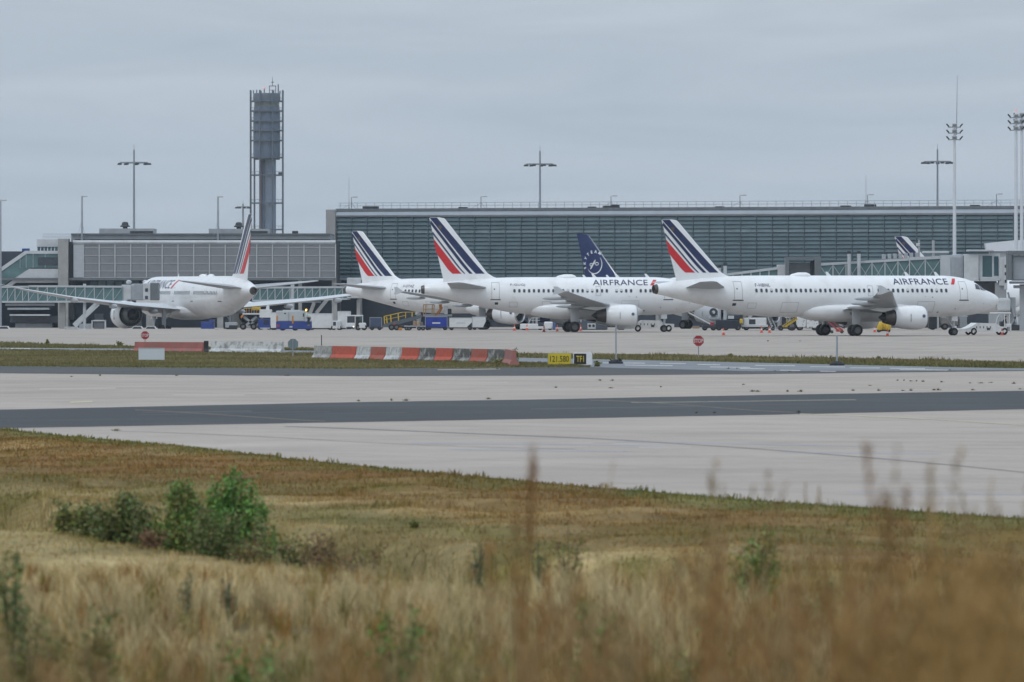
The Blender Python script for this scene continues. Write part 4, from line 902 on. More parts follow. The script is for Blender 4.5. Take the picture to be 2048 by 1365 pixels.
tunnel(t, d, d, (1640, 527, 575), (1822, 516.5, 570), 7, brace='x'); tunnel(t, d - .3, d, (1819, 515, 572), (1882, 512, 570), 2, brace='x', frame=.2, fl=.35)
bx(t, d, 'end_frame', BRW, 1880, 1904, 511, 572, -.5, 2.6); bx(t, d, 'roof_plate', LGREY, 1846, 1898, 503, 507, -.6, 2.6, .04)
for p_, y_ in ((1697.5, 508), (1717, 508)):
    k = X(p_, d) - t.location.x; MB().cyl((k, -.9, 0), (k, -.9, Z(y_, d)), .21, n=12).build('support_column', BRW, t); MB().cyl((k, -.9, Z(y_, d) + .01), (k, -.9, Z(y_ - 5, d)), .24, n=12).build('column_cap', DARK, t)
for i in range(7): bx(t, d, 'roof_box', GREYP, 1765 + i * 11, 1772 + i * 11, 509 - i * .6, 519 - i * .5, .4, 1.6)
d = 800; t = root('boarding_bridge', 'boarding bridge cabin of pale boxes with a tall glazed bay behind the cockpit', 'boarding bridge', 1960, d, BG)
bx(t, d, 'rotunda', BRG, 1903, 1928, 509, 560, -.2, 2.6, .35); bx(t, d, 'rotunda_panel', LGREY, 1927.5, 1957, 509, 562, -.3, 2.6, .08); bx(t, d, 'cab_frame', BRW, 1956, 2000, 508, 560, 0, 2.6)
bx(t, d, 'glass_pane', TEALD, 1965, 1984, 512, 554, -.06, .05); bx(t, d, 'glass_pane', TEALD, 1988, 1997, 513, 552, -.06, .05); bx(t, d, 'roof_plate', LGREY, 1935, 1987, 500, 503, -.8, 2.6, .04); bx(t, d, 'floor_beam', BRW, 1960, 2002, 554.5, 562, -.25, 2.6)
bx(t, d, 'underframe', DARK, 1950, 1994, 562.5, 606, .3, 2.3); bx(t, d, 'side_box', LGREY, 1998, 2011, 516, 572, -.2, 2.4); bx(t, d, 'ladder_column', LGREY, 2007.5, 2014, 514, 580, -.6, -.25)
for y_ in (530, 545, 560): bx(t, d, 'ladder_slot', DARK, 2008.5, 2012.5, y_, y_ + 6, -.64, -.58)
bx(t, d, 'machine_box', GREYP, 1990, 2013, 566, 596, .1, 2.2); bx(t, d, 'air_unit', LGREY, 1994, 2021, 597, 624, -.3, 1.9, .25); bx(t, d, 'support_column', GREYP, 2022, 2032, 595, 664, .4, 1.3); bx(t, d, 'support_column', LGREY, 2010, 2019, 624, 664, .4, 1.1)
MB().bar((X(2020, d) - t.location.x, .2, Z(652, d)), (X(2048, d) - t.location.x, .2, Z(610, d)), .2).build('raking_strut', GREYP, t); MB().bar((X(2034, d) - t.location.x, .2, Z(650, d)), (X(2016, d) - t.location.x, .2, Z(585, d)), .2).build('raking_strut', GREYP, t)
bx(t, d, 'wheel_bogie', DARK, 2012, 2045, 650, 662, 0, 1.8)
d = 790; t = root('boarding_bridge', 'blank grey boarding bridge portal with slate surround at the frame edge', 'boarding bridge', 2060, d, BG)
bx(t, d, 'portal_hood', MATS['hood_slate'], 2014, 2110, 502, 510, -1.5, 1.6); bx(t, d, 'portal_hood', MATS['hood_slate'], 2014, 2022, 510.2, 560, -1.5, 1.6); bx(t, d, 'portal_sill', MATS['hood_slate'], 2020, 2110, 563, 568, -1.4, 1.6, .1)
bx(t, d, 'portal_shutter', BRG, 2022.3, 2106, 511, 562, -.9, 1.2, .2); bx(t, d, 'support_column', GREYP, 2040, 2052, 569, 664, -.2, .8); bx(t, d, 'underframe', GREYP, 2028, 2100, 571, 577, -.4, 1.2)
# a row of poles behind the bridges
for p_, y_, lab in ((1838, 480, 'thin bracketed pole behind the cross-braced boarding bridge'), (1866.5, 481, 'plain thick pole behind the cross-braced boarding bridge')):
    d = 840; t = root('service_pole', lab, 'pole', p_, d); MB().cyl((0, 0, 0), (0, 0, Z(y_, d)), .12 if p_ < 1850 else .17, n=8).build('pole', GREYP, t)
    if p_ < 1850: MB().cbox(-.35, .1, -.2, .2, Z(493, d), Z(487, d), .05).build('bracket', LGREY, t)
d = 930; t = root('covered_gallery', 'white curved roof of a gallery rising behind the boarding bridge cabins', 'gallery', 2005, d)
MB().prism([(X(1971, d) - t.location.x, Z(487, d) + 1.6), (X(2028, d) - t.location.x, Z(481, d) + 1.6), (X(2075, d) - t.location.x, Z(479, d) + 1.6), (X(2075, d) - t.location.x, Z(503, d) + 1.6), (X(1974, d) - t.location.x, Z(503, d) + 1.6)], 0, 3).build('roof', mat('gallery_white', (.66, .69, .74), .4, var=.03), t)
MB().box(X(1980, d) - t.location.x, X(2075, d) - t.location.x, .3, 2.8, 0, Z(503.2, d) + 1.6).build('wall', GREYP, t)

# ------------------------------------------------------------------ people
def skin(name, verts, edges, rad, m, parent=None, sub=1):
    me = bpy.data.meshes.new(name); me.from_pydata(verts, edges, []); me.materials.append(m); o = inst(name, me, parent)
    md = o.modifiers.new('Skin', 'SKIN'); md.use_smooth_shade = True
    if not me.skin_vertices: me.skin_vertices.new()
    for i, r in enumerate(rad):
        me.skin_vertices[0].data[i].radius = (r, r * .92); me.skin_vertices[0].data[i].use_root = (i == 0)
    s_ = o.modifiers.new('Sub', 'SUBSURF'); s_.levels = sub; s_.render_levels = sub
    return o
SKIN = mat('skin_tone', (.42, .26, .19), .6, var=.05); TROU = mat('dark_trousers', (.03, .035, .05), .8, var=.1); HAIR = mat('dark_hair', (.03, .022, .018), .7)
def person(label, loc, rz, jacket, pose='stand', group=None):
    t = thing('person', label, 'person', loc, rz, group)
    hz = .92 if pose != 'crouch' else .50; lean = .05 if pose == 'stand' else (.16 if pose == 'lean' else .22); h = hz
    kf = .10 if pose != 'crouch' else .36
    V = [(0, 0, h), (lean * .5, 0, h + .28), (lean, 0, h + .50), (lean * 1.1, 0, h + .60), (lean * 1.25 + .02, 0, h + .72), (lean * 1.25 + .03, 0, h + .82)]
    E = [(0, 1), (1, 2), (2, 3), (3, 4), (4, 5)]; Rr = [.145, .15, .17, .06, .098, .07]; L_ = []
    for sd in (1, -1):
        n = len(V); V += [(0, sd * .09, h - .06), (kf, sd * .11, h * .52), (-.02, sd * .11, .09), (.14, sd * .12, .045)]; E += [(0, n), (n, n + 1), (n + 1, n + 2), (n + 2, n + 3)]; Rr += [.10, .072, .05, .042]
        n = len(V); reach = .28 if pose == 'lean' else .10
        V += [(lean, sd * .20, h + .50), (lean + .02, sd * .27, h + .23), (lean + reach, sd * .25, h + .03), (lean + reach + .07, sd * .25, h - .03)]; E += [(2, n), (n, n + 1), (n + 1, n + 2), (n + 2, n + 3)]; Rr += [.06, .048, .036, .032]; hn = n + 3
        for q in range(5):
            n = len(V); o_ = (q - 2) * .018; ln = (.06, .075, .08, .075, .055)[q]; V += [(V[hn][0] + .03, V[hn][1] + o_, V[hn][2] - .03), (V[hn][0] + .03 + ln * .4, V[hn][1] + o_ * 1.2, V[hn][2] - .03 - ln * .8)]; E += [(hn, n), (n, n + 1)]; Rr += [.009, .008]
    skin('body', V, E, Rr, SKIN, t)
    skin('trousers', [V[0]] + [V[6], V[7], (V[8][0], V[8][1], .13)] + [(0, -.09, h - .06), (kf, -.11, h * .52), (-.02, -.11, .13)], [(0, 1), (1, 2), (2, 3), (0, 4), (4, 5), (5, 6)], [.16, .115, .09, .072, .115, .09, .072], TROU, t)
    jv = [(0, 0, h - .02), V[1], V[2]]; je = [(0, 1), (1, 2)]; jr = [.17, .175, .19]
    for sd in (1, -1): n = len(jv); rc = .28 if pose == 'lean' else .10; jv += [(lean, sd * .20, h + .49), (lean + .02, sd * .27, h + .23), (lean + rc * .9, sd * .25, h + .06)]; je += [(2, n), (n, n + 1), (n + 1, n + 2)]; jr += [.08, .066, .05]
    skin('hi_vis_jacket' if jacket in (HIVIS,) else 'jacket', jv, je, jr, jacket, t)
    MB().lathe([(-.02, .095), (.05, .106), (.10, .085), (.13, .03)], c=(V[4][0] - .012, 0, V[4][2]), axis='z', n=12, cap=True).build('hair', HAIR, t, smooth=True)
    MB().lathe([(0, .006), (.02, .016), (.03, .004)], c=(V[4][0] + .095, 0, V[4][2] - .01), axis='z', n=6, cap=True).build('nose', SKIN, t)
    return t
person('crouching worker in a bright green vest beneath the wide-body airliner', (X(450, 868), 868, gz(868)), R(20), HIVIS, 'crouch')
person('worker in a bright green jacket standing behind the white baggage tug', (X(712, 812), 812, .02), R(-60), HIVIS)
person('worker in a pale jacket leaning at the front of the blue and grey truck', (X(618, 797), 797, .55), R(150), mat('pale_cyan_jacket', (.52, .66, .64), .8), 'lean')

# ------------------------------------------------------------------ ground vehicles
def wheels(t, d, pxs, r=.42, w_=.28, ys=(0.15, 1.85), hub=True):
    tm = MB().lathe([(-w_ / 2, r * .5), (-w_ / 2, r * .9), (0, r), (w_ / 2, r * .9), (w_ / 2, r * .5)], axis='y', n=18).mesh('wheel', TYRE, smooth=True)
    hm = MB().lathe([(-w_ * .52, .01), (-w_ * .45, r * .52), (w_ * .45, r * .52), (w_ * .52, .01)], axis='y', n=12).mesh('hub', mat('hub_dull', (.12, .12, .12), .6, var=.2), smooth=True)
    for p_ in pxs:
        for y_ in ys:
            o = inst('wheel', tm, t, (X(p_, d) - t.location.x, y_, r)); inst('hub', hm, o)
VG = 'ground service vehicles'
# blue and grey service truck
d = 798; t = root('service_truck', 'boxy service truck, pale grey above and blue below, with an amber roof beacon', 'truck', 588, d, VG); y1 = 2.2
bx(t, d, 'upper_body', mat('truck_grey', (.44, .47, .48), .45, var=.06, dirt=(.3, .3, .3)), 552, 609, 622, 643, .02, y1, .08); bx(t, d, 'lower_body', GSEB, 552, 623, 643.2, 659, 0, y1, .06)
k = lambda px: X(px, d) - t.location.x; zz = lambda py: Z(py, d)
MB().prism([(k(609), zz(643)), (k(609), zz(622.5)), (k(614), zz(623)), (k(621), zz(637)), (k(623), zz(643))], .05, y1).build('cab', MATS['truck_grey'], t)
MB().prism([(k(615), zz(626)), (k(621), zz(637.5)), (k(621.6), zz(637.5)), (k(615.6), zz(625))], .2, y1 - .2).build('windscreen', GLASSDK, t); bx(t, d, 'cab_window', GLASSDK, 605.5, 608.5, 627, 634, -.02, .1)
bx(t, d, 'roof_rail', LGREY, 565, 599, 620.4, 622, .3, y1 - .3); bx(t, d, 'hatch', GLASSDK, 568, 572, 626, 629, -.01, .1)
for p0, a_, b_ in ((552.6, 632, 643), (584, 632, 648)): bx(t, d, 'orange_marker', ORG, p0, p0 + 3, a_, b_, -.03, .1, .02)
bx(t, d, 'rear_lamp', mat('lamp_red', (.4, .02, .02), .3), 554, 559, 650, 654, -.04, .1, .02); bx(t, d, 'number_plate', LGREY, 579, 585, 653, 655.5, -.04, .1, .01); bx(t, d, 'door_seam', DARK, 577.3, 577.8, 624, 655, -.015, .1, .001)
wheels(t, d, (565, 590, 616), .42)
MB().lathe([(0, .11), (.18, .11), (.24, .05)], c=(k(612), .8, zz(622.6)), axis='z', n=10, cap=True).build('amber_beacon', mat('amber_light', (1, .55, .12), .4, emit=2.5), t)
# white containers on trailers
d = 812
for a_, b_, yt, lab in ((619, 665, 628, 'long white box trailer parked beside the blue and grey truck'), (541, 554, 626, 'narrow white box body between the cargo lift and the blue and grey truck'), (675, 701, 623.5, 'tall pale grey box body rising behind the baggage tug')):
    t = root('box_trailer', lab, 'trailer', (a_ + b_) / 2, d, VG); bx(t, d, 'box_body', GSEW, a_, b_, yt, 657, 0, 2.3, .06); bx(t, d, 'chassis', DARK, a_ + 1, b_ - 1, 657.2, 659, .2, 2.1)
    bx(t, d, 'corner_rail', LGREY, b_ - 1.6, b_ + .3, yt - .4, 657.2, -.04, .1, .02); bx(t, d, 'roof_rail', LGREY, a_, b_, yt - .8, yt + .6, -.04, .1, .02)
    wheels(t, d, (a_ + 5, b_ - 5), .35)
d = 811; t = root('service_cart', 'small white cart with a dark window between trailer and tug', 'cart', 669, d, VG); bx(t, d, 'body', GSEW, 664.5, 681, 642, 658, 0, 1.6); bx(t, d, 'window', GLASSDK, 666, 672, 644, 652, -.03, .1); bx(t, d, 'door', LGREY, 674, 679, 643, 657, -.03, .1); wheels(t, d, (667, 678), .28)
# cargo lift at the wide body
d = 818; t = root('cargo_lift', 'scissor cargo lift with white cabin, yellow top guard and blue base', 'cargo lift', 512, d, VG); k = lambda px: X(px, d) - t.location.x; zz = lambda py: Z(py, d)
bx(t, d, 'platform', LGREY, 485, 521, 627, 630, 0, 2.6, .04); bx(t, d, 'cabin', GSEW, 519, 543, 619.5, 636, -.1, 2.4, .06); bx(t, d, 'guard', YEL, 503, 521, 614, 621, .4, .6, .03)
for p_ in (488, 493, 498, 503, 508, 513): MB().bar((k(p_), .2, zz(627)), (k(p_), .2, zz(617)), .07).build('guard_post', ORG if p_ % 2 else GREYP, t)
MB().bar((k(487), .2, zz(617)), (k(520), .2, zz(616.5)), .08).build('guard_rail', YEL, t); MB().prism([(k(531), zz(620)), (k(533), zz(612)), (k(538.5), zz(608)), (k(538.5), zz(620))], .3, .5).build('side_flap', GSEW, t)
for a_, b_ in (((487, 655), (513, 634)), ((487, 634), (515, 655))): MB().bar((k(a_[0]), .5, zz(a_[1])), (k(b_[0]), .5, zz(b_[1])), .28).build('scissor_arm', GREYP, t)
MB().bar((k(482), .1, zz(636)), (k(486), .1, zz(630)), .2).build('support_leg', ORG, t)
bx(t, d, 'base', GSEB, 516, 543, 638, 658, 0, 2.4, .08); bx(t, d, 'base_panel', mat('base_dark', (.02, .03, .07), .6), 527, 538, 640, 650, -.03, .1); bx(t, d, 'bumper', LGREY, 520, 540, 656, 658, -.08, .1); bx(t, d, 'low_frame', GREYP, 482, 517, 652, 657, .2, 2.2); wheels(t, d, (486, 507, 521, 538), .38)
d = 826; t = root('tractor', 'dark low tractor in the shade under the wide-body tail', 'tractor', 462, d, VG); bx(t, d, 'body', GREYP, 450, 474, 645, 656, 0, 1.6); bx(t, d, 'hood', DARK, 458, 474, 651, 660, -.05, 1.5); bx(t, d, 'seat', DARK, 452, 457, 640, 646, .3, 1.2); wheels(t, d, (455, 468), .4)
d = 905; t = root('service_truck', 'blue service truck half hidden under the wide-body fuselage', 'truck', 412, d, VG); bx(t, d, 'body', GSEB, 402, 424, 644, 668, 0, 2.2); bx(t, d, 'cab', GSEB, 418, 428, 640, 668, .1, 2.1); bx(t, d, 'window', GLASSDK, 420, 427, 643, 650, .03, .2); wheels(t, d, (407, 421), .45)
# baggage tug
d = 805; t = root('baggage_tug', 'white baggage tug with glazed cabin and small headlights', 'tug', 712, d, VG); k = lambda px: X(px, d) - t.location.x; zz = lambda py: Z(py, d)
bx(t, d, 'nose', GSEW, 691.5, 711, 646, 659, 0, 1.5, .1); bx(t, d, 'cabin_roof', GSEW, 692, 726, 630.5, 633, -.05, 1.55, .06)
for p_ in (692.8, 709.5, 724.5): bx(t, d, 'pillar', GSEW, p_, p_ + 1.6, 633, 648, 0, .12, .02)
bx(t, d, 'windscreen', GLASSDK, 694, 709.4, 633.2, 646, .05, .12, .01); bx(t, d, 'interior', mat('cab_interior', (.10, .11, .10), .8), 694, 724, 634, 650, .3, 1.4, .02); bx(t, d, 'rear_body', GSEW, 717, 732, 646, 658, 0, 1.5, .12)
bx(t, d, 'rear_pane', TEALD, 719, 724.3, 634, 643, -.01, .08, .01); bx(t, d, 'step', DARK, 711.5, 717, 640, 658, .02, .3, .02); bx(t, d, 'radiator', DARK, 692.5, 709, 654, 658, -.04, .1)
for p_ in (694, 707): MB().cyl((k(p_), -.06, zz(654)), (k(p_), .0, zz(654)), .07, n=10).build('headlight', mat('headlight_glow', (1, .95, .85), .3, emit=1.5) if p_ > 700 else LGREY, t)
bx(t, d, 'bumper', LGREY, 692, 709, 659, 661.5, -.05, .2, .03); wheels(t, d, (698, 716, 728), .33)
# baggage dollies
d = 807
def dolly(p0, p1, yt, m_, lab, slant=0, logo=False, frame_m=GREYP, dd=None):
    d = dd or 807
    t = root('cargo_dolly', lab, 'dolly', (p0 + p1) / 2, d, 'cargo containers on dollies'); k = lambda px: X(px, d) - t.location.x; zz = lambda py: Z(py, d)
    if slant: MB().prism([(k(p0), zz(yt)), (k(p1), zz(yt)), (k(p1), zz(yt + 8)), (k(p1 - slant), zz(655)), (k(p0), zz(655))], 0, 1.6).build('container', m_, t)
    else: bx(t, d, 'container', m_, p0, p1, yt, 655, 0, 1.6, .08)
    bx(t, d, 'bed', DARK, p0 - 2, p1 + 2, 655.3, 657.5, 0, 1.6, .03)
    for q in (p0 + .3, p1 - 1.2 - (slant * .0)): bx(t, d, 'edge_rail', frame_m, q, q + 1.0, yt - .3, 655 if not slant or q == p0 + .3 else yt + 8, -.03, .06, .01)
    bx(t, d, 'edge_rail', frame_m, p0, p1, yt - .5, yt + .7, -.03, .06, .01)
    if logo: bx(t, d, 'printed_label', LGREY, (p0 + p1) / 2 - logo, (p0 + p1) / 2 + logo, 645, 648, -.015, .02, .002)
    MB().bar((k(p0 - 7), .8, .35), (k(p0 - 2), .8, .42), .07).build('tow_bar', DARK, t); wheels(t, d, (p0 + 5, p1 - 5), .25, .18)
    return t
dolly(739, 764, 635.5, mat('container_slate_blue', (.06, .085, .15), .55, var=.12), 'slate blue cargo container on a dolly behind the baggage tug')
dolly(850, 895, 634, mat('tarpaulin_blue', (.015, .04, .30), .6, var=.2, scale=1.2, bump=.4, bscale=3), 'bright blue tarpaulin cargo container with a pale label on a dolly', logo=8)
dolly(898, 945, 636, GSEW, 'white cargo container with one cut-away corner on a dolly beside the blue one', slant=12, logo=9)
dolly(944, 972, 634, GSEW, 'white cargo container with faded blue print behind the double main wheels', slant=6, dd=815)
# belt loader
d = 803; t = root('belt_loader', 'long belt loader with yellow handrails rising to the belly of the loaded airliner', 'belt loader', 800, d, VG); k = lambda px: X(px, d) - t.location.x; zz = lambda py: Z(py, d)
MB().prism([(k(764), zz(655)), (k(768), zz(648)), (k(842), zz(630)), (k(845), zz(633)), (k(838), zz(638)), (k(776), zz(655))], .3, 1.4).build('conveyor', mat('loader_slate', (.10, .12, .14), .6, var=.1), t)
for y_ in (.25, 1.45):
    MB().bar((k(769), y_, zz(633)), (k(804), y_, zz(625)), .09).build('handrail', YEL, t); MB().bar((k(804), y_, zz(625)), (k(832), y_, zz(624.5)), .06).build('handrail', YEL, t); MB().bar((k(770), y_, zz(640)), (k(812), y_, zz(631)), .06).build('handrail', YEL, t)
    for p_, a_, b_ in ((769, 633, 648), (774, 634, 647), (782, 630, 645), (797, 627, 642), (811, 625, 637), (824, 625, 634)): MB().bar((k(p_), y_, zz(b_)), (k(p_ - (1 if p_ < 800 else 0)), y_, zz(a_)), .10 if p_ != 811 else .07).build('handrail_post', YEL, t)
bx(t, d, 'chassis', DARK, 778, 832, 651, 657, .1, 1.6); bx(t, d, 'engine_cover', mat('faded_red', (.25, .05, .05), .6), 786, 793, 647, 652, .05, 1); bx(t, d, 'hose_box', ORG, 797, 804, 656, 661, -.1, .4); wheels(t, d, (783, 793, 818), .36)
d = 800; t = root('baggage_cart', 'open cart with pale wheels and brown cases under the belt loader', 'cart', 820, d, VG); bx(t, d, 'bed', GREYP, 808, 850, 652, 654, 0, 1.3); wheels(t, d, (813, 818, 838, 846), .24, .15)
for i, (p_, c_) in enumerate(((826, (.3, .2, .13)), (833, (.4, .27, .15)), (840, (.12, .11, .12)))): bx(t, d, 'case', mat('case_%d' % i, c_, .7), p_, p_ + 6, 642 + i * 1.5, 652, .1, 1.0, .08)
# platform with orange steps
d = 815; t = root('loading_platform', 'raised loading platform with orange guard rails and steps under the wing', 'platform', 875, d, VG); k = lambda px: X(px, d) - t.location.x; zz = lambda py: Z(py, d)
bx(t, d, 'deck', GREYP, 846, 904, 629, 633.5, 0, 2.2); bx(t, d, 'lift_leg', DARK, 858, 862, 633.6, 662, .3, .8); bx(t, d, 'lift_leg', DARK, 890, 894, 633.6, 662, .3, .8)
for p_ in (846.5, 851, 864, 867.5): MB().bar((k(p_), 0, zz(629)), (k(p_ + 1), 0, zz(609.5)), .12).build('guard_post', mat('pale_orange', (.5, .3, .14), .6), t)
MB().bar((k(847), 0, zz(610)), (k(868), 0, zz(609.5)), .1).build('guard_rail', MATS['pale_orange'], t); MB().bar((k(847), 0, zz(619)), (k(868), 0, zz(618.5)), .1).build('guard_rail', MATS['pale_orange'], t)
MB().bar((k(871), 0, zz(632)), (k(882), 0, zz(615)), .15).build('step_rail', ORG, t); MB().bar((k(875), .5, zz(632)), (k(885), .5, zz(615)), .15).build('step_rail', ORG, t); bx(t, d, 'control_post', ORG, 878, 884, 609, 617, 0, .5, .05); bx(t, d, 'control_box', GSEW, 888, 896, 612, 629, .1, 1.2, .1); bx(t, d, 'panel', DARK, 895, 903, 618, 629, .1, 1.0, .08)
# white pickup with ladder rack
d = 806; t = root('service_pickup', 'low white service vehicle with ladder rack behind orange cones', 'service vehicle', 1078, d, VG); k = lambda px: X(px, d) - t.location.x; zz = lambda py: Z(py, d)
bx(t, d, 'bed', GSEW, 1040, 1090, 648, 659, 0, 1.8, .08); bx(t, d, 'cab', GSEW, 1088, 1106, 644, 660, 0, 1.8, .15); bx(t, d, 'window', GLASSDK, 1076, 1088, 646, 653, -.03, .1); bx(t, d, 'blue_panel', mat('panel_blue', (.06, .10, .26), .5), 1105.5, 1111, 646, 660, 0, 1.7, .06)
for p_ in (1058, 1066, 1074): MB().bar((k(p_), .1, zz(648)), (k(p_), .1, zz(636)), .07).build('rack_post', LGREY, t)
MB().bar((k(1057), .1, zz(647)), (k(1063), .1, zz(636)), .08).build('rack_post', LGREY, t); MB().bar((k(1062), .1, zz(636.3)), (k(1080), .1, zz(636.3)), .08).build('ladder', LGREY, t); MB().bar((k(1062), .1, zz(641)), (k(1080), .1, zz(641)), .06).build('ladder', LGREY, t)
wheels(t, d, (1048, 1080, 1100), .3)
d = 822; t = root('tarpaulin_cart', 'dark blue covered cart behind the white service vehicle', 'cart', 1095, d, VG); bx(t, d, 'cover', mat('cover_navy', (.02, .035, .12), .7), 1075, 1100, 632, 645, 0, 1.8, .1); bx(t, d, 'bed', DARK, 1074, 1101, 645.2, 656, 0, 1.8); wheels(t, d, (1080, 1096), .3)
d = 815; t = root('generator_unit', 'slate ground power unit with two round gauges on a white plate', 'generator', 1190, d, VG)
bx(t, d, 'body', mat('slate_unit', (.085, .10, .125), .6, var=.1), 1160, 1215, 640, 660, 0, 2, .1); bx(t, d, 'plate', LGREY, 1175, 1191.5, 647, 658.5, -.04, .1, .02); bx(t, d, 'hose', LGREY, 1161, 1163, 636, 645, -.1, 0); wheels(t, d, (1168, 1207), .25)
for p_ in (1179.5, 1187): MB().cyl((X(p_, d) - t.location.x, -.07, Z(652, d)), (X(p_, d) - t.location.x, -.04, Z(652, d)), .16, n=12).build('gauge', DARK, t)
def tow_tractor(d, pn, lab, s=1.0, cab=True, flip=1, driver=False):
    t = root('tow_tractor', lab, 'tow tractor', pn, d, 'low aircraft tow tractors')
    MB().prism([(0, .35), (0, .75), (.6, .95), (1.3, 1.35), (3.8, 1.3), (4.4, .95), (5.6, .9), (5.6, .35)], -1.1, 1.1).build('body', GSEW, t)
    MB().prism([(-1.9, .30), (-1.9, .60), (0, .72), (0, .34)], -.9, .9).build('towing_arm', GSEW, t)
    for i in range(5): MB().box(1.2 + i * .45, 1.3 + i * .45, -1.13, -1.1, .75, .98).build('vent_slot', DARK, t)
    MB().box(2.6, 3.0, -1.13, -1.1, .55, .8).build('hatch', DARK, t)
    if cab:
        MB().cbox(3.7, 5.75, -1.15, 1.15, 2.35, 2.5, .06).build('cab_roof', GSEW, t)
        for x_ in (4.9, 5.55): MB().bar((x_, -1.05, .9), (x_, -1.05, 2.36), .09).build('cab_post', GSEW, t)
        for x_ in (4.9, 5.55): MB().bar((x_, 1.05, .9), (x_, 1.05, 2.36), .09).build('cab_post', GSEW, t)
        MB().tube([(3.75, -1.05, 1.2), (3.9, -1.05, 1.8), (4.15, -1.05, 2.2), (4.5, -1.05, 2.37)], .05).build('cab_post', GSEW, t)
        MB().cbox(4.7, 5.3, -.4, .4, .9, 1.5, .1).build('seat', DARK, t); MB().cbox(5.1, 5.8, -1.1, 1.1, .35, 1.25, .08).build('rear_locker', GSEW, t)
    r = .42
    tm = MB().lathe([(-.16, r * .5), (-.16, r * .9), (0, r), (.16, r * .9), (.16, r * .5)], axis='y', n=18).mesh('wheel', TYRE, smooth=True)
    for x_ in (.9, 4.9):
        for y_ in (-.98, .98): inst('wheel', tm, t, (x_, y_, r))
    return t
t = tow_tractor(712, 1928, 'low white tow tractor with open roofed cab at the nose of the F-HBNL airliner'); t.location = (X(1928, 712), 712, 0); t.rotation_euler = (0, 0, R(14)); t.scale = (.82, .9, .92)
p_ = person('driver in dark clothes seated in the open cab of the white tow tractor', (X(1928, 712) + 4.05, 713.2, .62), R(15), mat('dark_jacket', (.025, .028, .035), .8), 'crouch')
t = tow_tractor(775, 1252, 'low white tow tractor without roof at the nose of the F-GUGJ airliner', cab=False); t.location = (X(1262, 775), 775, 0); t.scale = (.85, .9, .95)
# gear under the nearest tail
d = 800; t = root('belt_loader', 'grey belt loader lying at a slant with a red foot beneath the nearest fuselage', 'belt loader', 1400, d, VG); k = lambda px: X(px, d) - t.location.x; zz = lambda py: Z(py, d)
for y_ in (0, .9): MB().bar((k(1378), y_, zz(626)), (k(1424), y_, zz(650)), .16).build('side_beam', LGREY, t); MB().bar((k(1380), y_, zz(622)), (k(1426), y_, zz(646)), .07).build('handrail', GREYP, t)
for i in range(10): MB().bar((k(1379 + i * 4.6), 0, zz(626 + i * 2.4)), (k(1379 + i * 4.6), .9, zz(626 + i * 2.4)), .1).build('roller', METAL, t)
bx(t, d, 'foot', mat('foot_red', (.30, .03, .05), .6), 1420, 1428, 645, 651, -.1, 1.0); bx(t, d, 'chassis', DARK, 1405, 1432, 651, 657, -.1, 1.4); wheels(t, d, (1410, 1427), .3)
d = 802; t = root('cargo_loader', 'black cargo loader with a white notice plate and yellow hose reel', 'cargo loader', 1455, d, VG)
bx(t, d, 'body', mat('loader_black', (.018, .022, .035), .6, var=.2), 1432, 1478, 640, 658, 0, 2, .1); bx(t, d, 'upper_body', MATS['loader_black'], 1455, 1486, 630, 640.3, .1, 1.9, .1); bx(t, d, 'engine_block', GREYP, 1418, 1440, 632, 642, .2, 1.8, .2); bx(t, d, 'notice_plate', LGREY, 1456, 1468, 632, 638, .04, .12, .01)
bx(t, d, 'hose_reel', YEL, 1479, 1486, 638, 648, -.05, .4, .12); MB().lathe([(-.12, .2), (-.12, .48), (.12, .48), (.12, .2)], c=(X(1427, d) - t.location.x, .2, Z(625, d)), axis='y', n=18).build('steering_ring', DARK, t); wheels(t, d, (1438, 1452, 1476), .34)
d = 803; t = root('service_truck', 'pale box-bodied service truck with a dark square hatch under the nearest fuselage', 'truck', 1522, d, VG)
bx(t, d, 'box_body', GSEW, 1487, 1533, 636, 654, 0, 2.2, .06); bx(t, d, 'hatch', GLASSDK, 1498, 1511, 639, 649, -.04, .1, .02); bx(t, d, 'skirt', LGREY, 1484, 1536, 650, 654.6, -.08, 2.1, .04); bx(t, d, 'chassis', DARK, 1484, 1536, 654.8, 658, .1, 2); wheels(t, d, (1493, 1526), .34)
d = 799; t = root('access_steps', 'small wheeled access steps with pale rails beneath the nearest fuselage', 'steps', 1547, d, VG); k = lambda px: X(px, d) - t.location.x; zz = lambda py: Z(py, d)
for y_ in (0, .7):
    for p_ in (0, 9): MB().bar((k(1536 + p_), y_, zz(640 if p_ else 634)), (k(1545 + p_), y_, zz(659)), .09).build('rail', GREYP, t)
for i in range(5): MB().bar((k(1538 + i * 2), 0, zz(640 + i * 4)), (k(1538 + i * 2), .7, zz(640 + i * 4)), .14).build('step', LGREY, t)
bx(t, d, 'frame', GREYP, 1532, 1562, 656, 658, 0, .8, .02); wheels(t, d, (1534, 1546), .2, .12, (0, .8))
d = 797; t = root('belt_loader', 'yellow studded belt loader tilted upward under the nearest fuselage', 'belt loader', 1578, d, VG); k = lambda px: X(px, d) - t.location.x; zz = lambda py: Z(py, d)
MB().bar((k(1566), .4, zz(655)), (k(1594), .4, zz(637)), .8, .35).build('conveyor', YEL, t)
for i in range(8): MB().bar((k(1567.5 + i * 3.4), -.05, zz(653 - i * 2.2)), (k(1569 + i * 3.4), -.05, zz(650 - i * 2.2)), .07).build('stud', DARK, t)
bx(t, d, 'chassis', DARK, 1556, 1590, 654, 658, 0, 1.2); MB().bar((k(1574), 0, zz(655)), (k(1573), 0, zz(637)), .07).build('guard_post', YEL, t); wheels(t, d, (1584,), .55); wheels(t, d, (1562,), .3)
